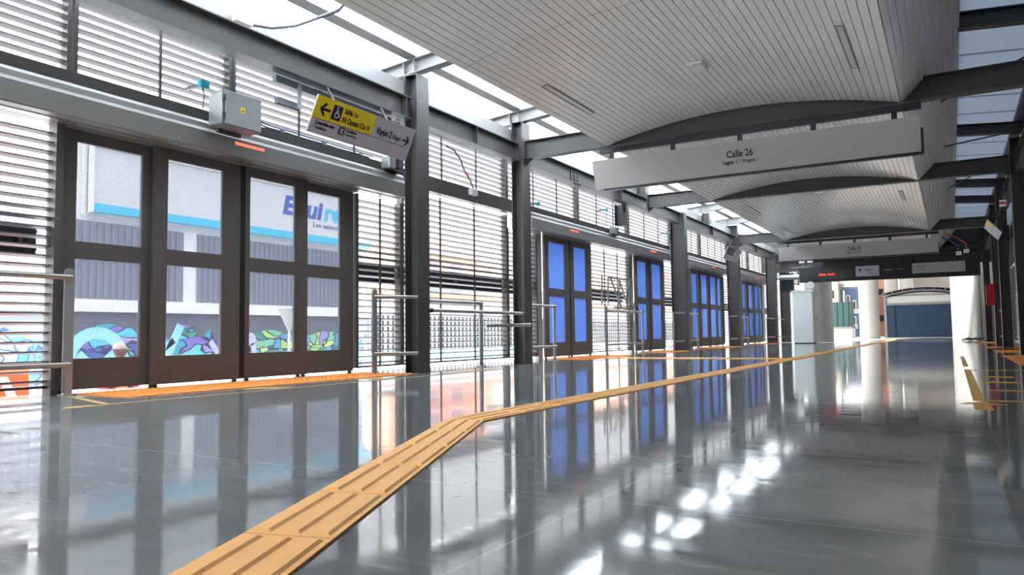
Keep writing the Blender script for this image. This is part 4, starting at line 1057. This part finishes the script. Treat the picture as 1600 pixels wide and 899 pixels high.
# plastic barrier
t = thing('traffic_barrier', 'orange plastic traffic barrier with white stripes outside the left louvres', 'barrier', (-9.2, 3.7, -1.05))
b = MB(); xa, ya, yb3 = -9.2, 2.6, 4.62
b.prism([(xa+.3,ya,-1.05),(xa-.3,ya,-1.05),(xa-.26,ya,-.75),(xa-.1,ya,-.3),(xa-.08,ya,.18),(xa+.08,ya,.18),(xa+.1,ya,-.3),(xa+.26,ya,-.75)], (0,yb3-ya,0)); b.build('body', mat('barrier_orange', rgb(235,85,45), .5), t, bevel=.03)
b = MB()
for i in range(6): b.obox((xa+.1, ya+.12+i*.34, -.24), (.006,0,0), (0,.10,0), (-.02,-.14,.34))
b.build('stripes', WHITE, t)
# parked car
CARM = mat('car_paint_dark', (.06,.065,.075,1), .25, .3); GLS = mat('car_glass', (.02,.025,.03,1), .08)
t = thing('car', 'dark grey car parked across the street behind the left louvres', 'car', (-15, 4.3, -1.05))
b = MB(); x0c = -15.9
prof = [(3.0,-.75),(3.05,-.35),(3.9,-.1),(4.6,.42),(6.0,.45),(6.7,0.),(7.1,-.1),(7.2,-.75)]
b.prism([(x0c, y, z) for y, z in prof], (1.7,0,0)); b.build('body', CARM, t, bevel=.06)
b = MB(); b.prism([(x0c-.01, y, z) for y, z in [(4.1,-.08),(4.7,.35),(5.95,.37),(6.5,-.04)]], (1.72,0,0)); b.build('side_window', GLS, t)
for yy in (3.75, 6.4):
    for xx in (x0c, x0c+1.55):
        b = MB(); b.tube([(xx-.02,yy,-.74),(xx+.19,yy,-.74)], .31, 20); b.build('wheel', BLACK, t, True)

# pedestrian outside, mostly hidden by the lower door panel
def person(x, y, z, h):
    t = thing('person', 'person in pale cap and red top outside the first leaf of the wide grey door', 'person', (x, y, z))
    s = h/1.7
    J = {'pel':(0,0,.92,.13),'ch':(0,0,1.22,.15),'nk':(0,0,1.42,.06),'hd':(0.0,.01,1.50,.055),'ht':(0,.01,1.57,.05),
         'hl':(.0,-.09,.88,.085),'kl':(.03,-.10,.48,.06),'al':(0,-.10,.08,.045),'fl':(.12,-.11,.04,.04),
         'hr':(.0,.09,.88,.085),'kr':(.03,.10,.48,.06),'ar':(0,.10,.08,.045),'fr':(.12,.11,.04,.04),
         'sl':(0,-.19,1.36,.055),'el':(0,-.24,1.08,.042),'wl':(.06,-.24,.84,.03),'gl':(.08,-.24,.76,.028),
         'sr':(0,.19,1.36,.055),'er':(0,.24,1.08,.042),'wr':(.06,.24,.84,.03),'gr':(.08,.24,.76,.028)}
    E = [('pel','ch'),('ch','nk'),('nk','hd'),('hd','ht'),('pel','hl'),('hl','kl'),('kl','al'),('al','fl'),('pel','hr'),('hr','kr'),('kr','ar'),('ar','fr'),('ch','sl'),('sl','el'),('el','wl'),('wl','gl'),('ch','sr'),('sr','er'),('er','wr'),('wr','gr')]
    K = list(J); me = bpy.data.meshes.new('body')
    me.from_pydata([(J[k][0]*s, J[k][1]*s, J[k][2]*s) for k in K], [(K.index(a), K.index(c)) for a, c in E], [])
    o = bpy.data.objects.new('body', me); COL.objects.link(o); o.parent = t
    sk = o.modifiers.new('skin', 'SKIN'); sk.use_smooth_shade = True
    for i, k in enumerate(K): me.skin_vertices[0].data[i].radius = (J[k][3]*s, J[k][3]*s)
    me.skin_vertices[0].data[0].use_root = True
    o.modifiers.new('sub', 'SUBSURF').levels = 1; o.modifiers['sub'].render_levels = 2
    SKIN = mat('skin', rgb(176,112,92), .6); me.materials.append(SKIN)
    # jacket and trousers follow the body a little outside it
    def cloth(nm, keys, edges, grow, m):
        e = bpy.data.meshes.new(nm); e.from_pydata([tuple(c*s for c in J[k][:3]) for k in keys], [(keys.index(a), keys.index(c)) for a, c in edges], [])
        q = bpy.data.objects.new(nm, e); COL.objects.link(q); q.parent = t
        q.modifiers.new('skin', 'SKIN').use_smooth_shade = True
        for i, k in enumerate(keys): e.skin_vertices[0].data[i].radius = ((J[k][3]+grow)*s,)*2
        e.skin_vertices[0].data[0].use_root = True
        q.modifiers.new('sub', 'SUBSURF').render_levels = 2; e.materials.append(m)
    cloth('jacket', ['pel','ch','sl','el','wl','sr','er','wr'], [('pel','ch'),('ch','sl'),('sl','el'),('el','wl'),('ch','sr'),('sr','er'),('er','wr')], .045, mat('red_jacket', rgb(165,70,72), .8))
    cloth('trousers', ['pel','hl','kl','al','hr','kr','ar'], [('pel','hl'),('hl','kl'),('kl','al'),('pel','hr'),('hr','kr'),('kr','ar')], .016, mat('dark_trousers', rgb(50,52,62), .8))
    # head with nose, ears and chin, turned along the street
    b = MB(); c = Vector((x, y+.015*s, z+1.585*s)); K2, L2 = 20, 14; rows = []
    for a in range(L2+1):
        ph = math.pi*a/L2; row = []
        for k in range(K2):
            th = 2*math.pi*k/K2; v = Vector((.078*math.sin(ph)*math.sin(th), .098*math.sin(ph)*math.cos(th), .118*math.cos(ph)))
            if v.z < 0: v.x *= 1 + v.z*2.6; v.y = v.y*(1 + v.z*1.6) + .012*(-v.z/.118)
            front = max(0, math.cos(th))
            if -.035 < v.z < .02 and front > .9: v.y += .022*(.02 - v.z)/.055
            if abs(v.z) < .03 and abs(abs(math.sin(th)) - 1) < .06: v.x *= 1.22
            row.append(b._v(c + v*s))
        rows.append(row)
    for p, q in zip(rows, rows[1:]):
        for k in range(K2): b.bm.faces.new([p[k], p[(k+1)%K2], q[(k+1)%K2], q[k]])
    bmesh.ops.remove_doubles(b.bm, verts=b.bm.verts, dist=.0005)
    b.build('head', SKIN, t, True)
    b = MB()
    for q in (-.03, .03): b.box(x+q*s-.011, x+q*s+.011, c.y+.088*s, c.y+.094*s, c.z+.008, c.z+.018)
    b.box(x-.022, x+.022, c.y+.090*s, c.y+.094*s, c.z-.066*s, c.z-.058*s); b.build('face_features', INK, t)
    b = MB(); c2 = c + Vector((0,-.004,.028*s))
    rings = [[c2 + Vector((.086*math.cos(a)*math.cos(e), .106*math.sin(a)*math.cos(e), .105*math.sin(e)))*s for a in [2*math.pi*k/18 for k in range(18)]] for e in (0,.35,.7,1.1,1.45)]
    V = [[b._v(p) for p in r] for r in rings]
    for a, d in zip(V, V[1:]):
        for k in range(18): b.bm.faces.new([a[k], a[(k+1)%18], d[(k+1)%18], d[k]])
    b.bm.faces.new(V[-1]); b.bm.faces.new(V[0][::-1])
    b.prism([c2+Vector((-.07,.07,0))*s, c2+Vector((.07,.07,0))*s, c2+Vector((.05,.17,-.015))*s, c2+Vector((-.05,.17,-.015))*s], (0,0,.01)); b.build('cap', mat('pale_cap', rgb(225,200,195), .8), t, True)
    return t
person(-9.6, 5.97, -1.05, 1.50)

def split_islands(o):
    bm = bmesh.new(); bm.from_mesh(o.data); seen = set(); isl = []
    bm.verts.ensure_lookup_table()
    for v in bm.verts:
        if v.index in seen: continue
        st = [v]; grp = set()
        while st:
            q = st.pop()
            if q.index in grp: continue
            grp.add(q.index); st += [e.other_vert(q) for e in q.link_edges]
        seen |= grp; isl.append(grp)
    if len(isl) < 2: bm.free(); return
    for k, grp in enumerate(isl):
        c = bm.copy(); c.verts.ensure_lookup_table()
        bmesh.ops.delete(c, geom=[v for v in c.verts if v.index not in grp], context='VERTS')
        if k == 0: me = o.data; c.to_mesh(me)
        else:
            me = bpy.data.meshes.new(o.data.name); c.to_mesh(me); me.materials.append(o.data.materials[0])
            n = bpy.data.objects.new(o.name.split('.')[0], me); COL.objects.link(n); n.parent = o.parent; n.location = o.location
        c.free()
    bm.free()
PIECES = {'glazing_bar', 'mullion', 'glazing_bead', 'floor_guide', 'screw', 'hinge', 'hanger', 'end_bracket', 'pane', 'window', 'shutter', 'stripes', 'awning', 'seam', 'bracket', 'balcony'}
for o in list(COL.objects):
    if o.type == 'MESH' and o.parent and o.name.split('.')[0] in PIECES: split_islands(o)

# ------------------------------------------------------------------ light
W = bpy.data.worlds.new('sky'); SC.world = W; W.use_nodes = True; nt = W.node_tree
bg = nt.nodes['Background']; bg.inputs['Color'].default_value = (.96,.98,1.0,1)
# overcast sky: much brighter overhead than at the horizon
tc = nt.nodes.new('ShaderNodeTexCoord'); sx = nt.nodes.new('ShaderNodeSeparateXYZ'); mr = nt.nodes.new('ShaderNodeMapRange')
mr.inputs['From Min'].default_value = 0.; mr.inputs['From Max'].default_value = 1.; mr.inputs['To Min'].default_value = 1.7; mr.inputs['To Max'].default_value = 22.0
pw = nt.nodes.new('ShaderNodeMath'); pw.operation = 'POWER'; pw.inputs[1].default_value = 1.8; pw.use_clamp = True
nt.links.new(tc.outputs['Generated'], sx.inputs[0]); nt.links.new(sx.outputs['Z'], pw.inputs[0]); nt.links.new(pw.outputs[0], mr.inputs['Value']); nt.links.new(mr.outputs[0], bg.inputs['Strength'])
sun = bpy.data.lights.new('sun', 'SUN'); sun.energy = 6.0; sun.angle = math.radians(2.5); sun.color = (1,.96,.9)
so = bpy.data.objects.new('sun', sun); COL.objects.link(so)
d = Vector((-.12, .55, -.83)); so.rotation_euler = d.to_track_quat('-Z', 'Y').to_euler()

# ------------------------------------------------------------------ camera
yaw, pitch, roll, foc = math.radians(-30.40486466), math.radians(3.6012619), math.radians(-0.72667096), 1167.96
cy, sy = math.cos(yaw), math.sin(yaw)
Fv = Vector((sy*math.cos(pitch), cy*math.cos(pitch), math.sin(pitch))); r0 = Vector((cy,-sy,0)); u0 = r0.cross(Fv)
Rv = math.cos(roll)*r0 + math.sin(roll)*u0; Uv = -math.sin(roll)*r0 + math.cos(roll)*u0
cam = bpy.data.cameras.new('camera'); cam.sensor_width = 36; cam.sensor_fit = 'HORIZONTAL'; cam.lens = foc/1600*36
cam.clip_start = .05; cam.clip_end = 500
co = bpy.data.objects.new('camera', cam); COL.objects.link(co)
co.matrix_world = Matrix(((Rv.x,Uv.x,-Fv.x,0),(Rv.y,Uv.y,-Fv.y,0),(Rv.z,Uv.z,-Fv.z,.5),(0,0,0,1)))
SC.camera = co

SC.view_settings.view_transform = 'Standard'; SC.view_settings.look = 'None'; SC.view_settings.gamma = 1; SC.view_settings.use_curve_mapping = False
SC.view_settings.exposure = 0.4
SC.cycles.max_bounces = 8; SC.cycles.diffuse_bounces = 4; SC.cycles.transparent_max_bounces = 16
SC.cycles.use_denoising = True
SC.cycles.sample_clamp_indirect = 40
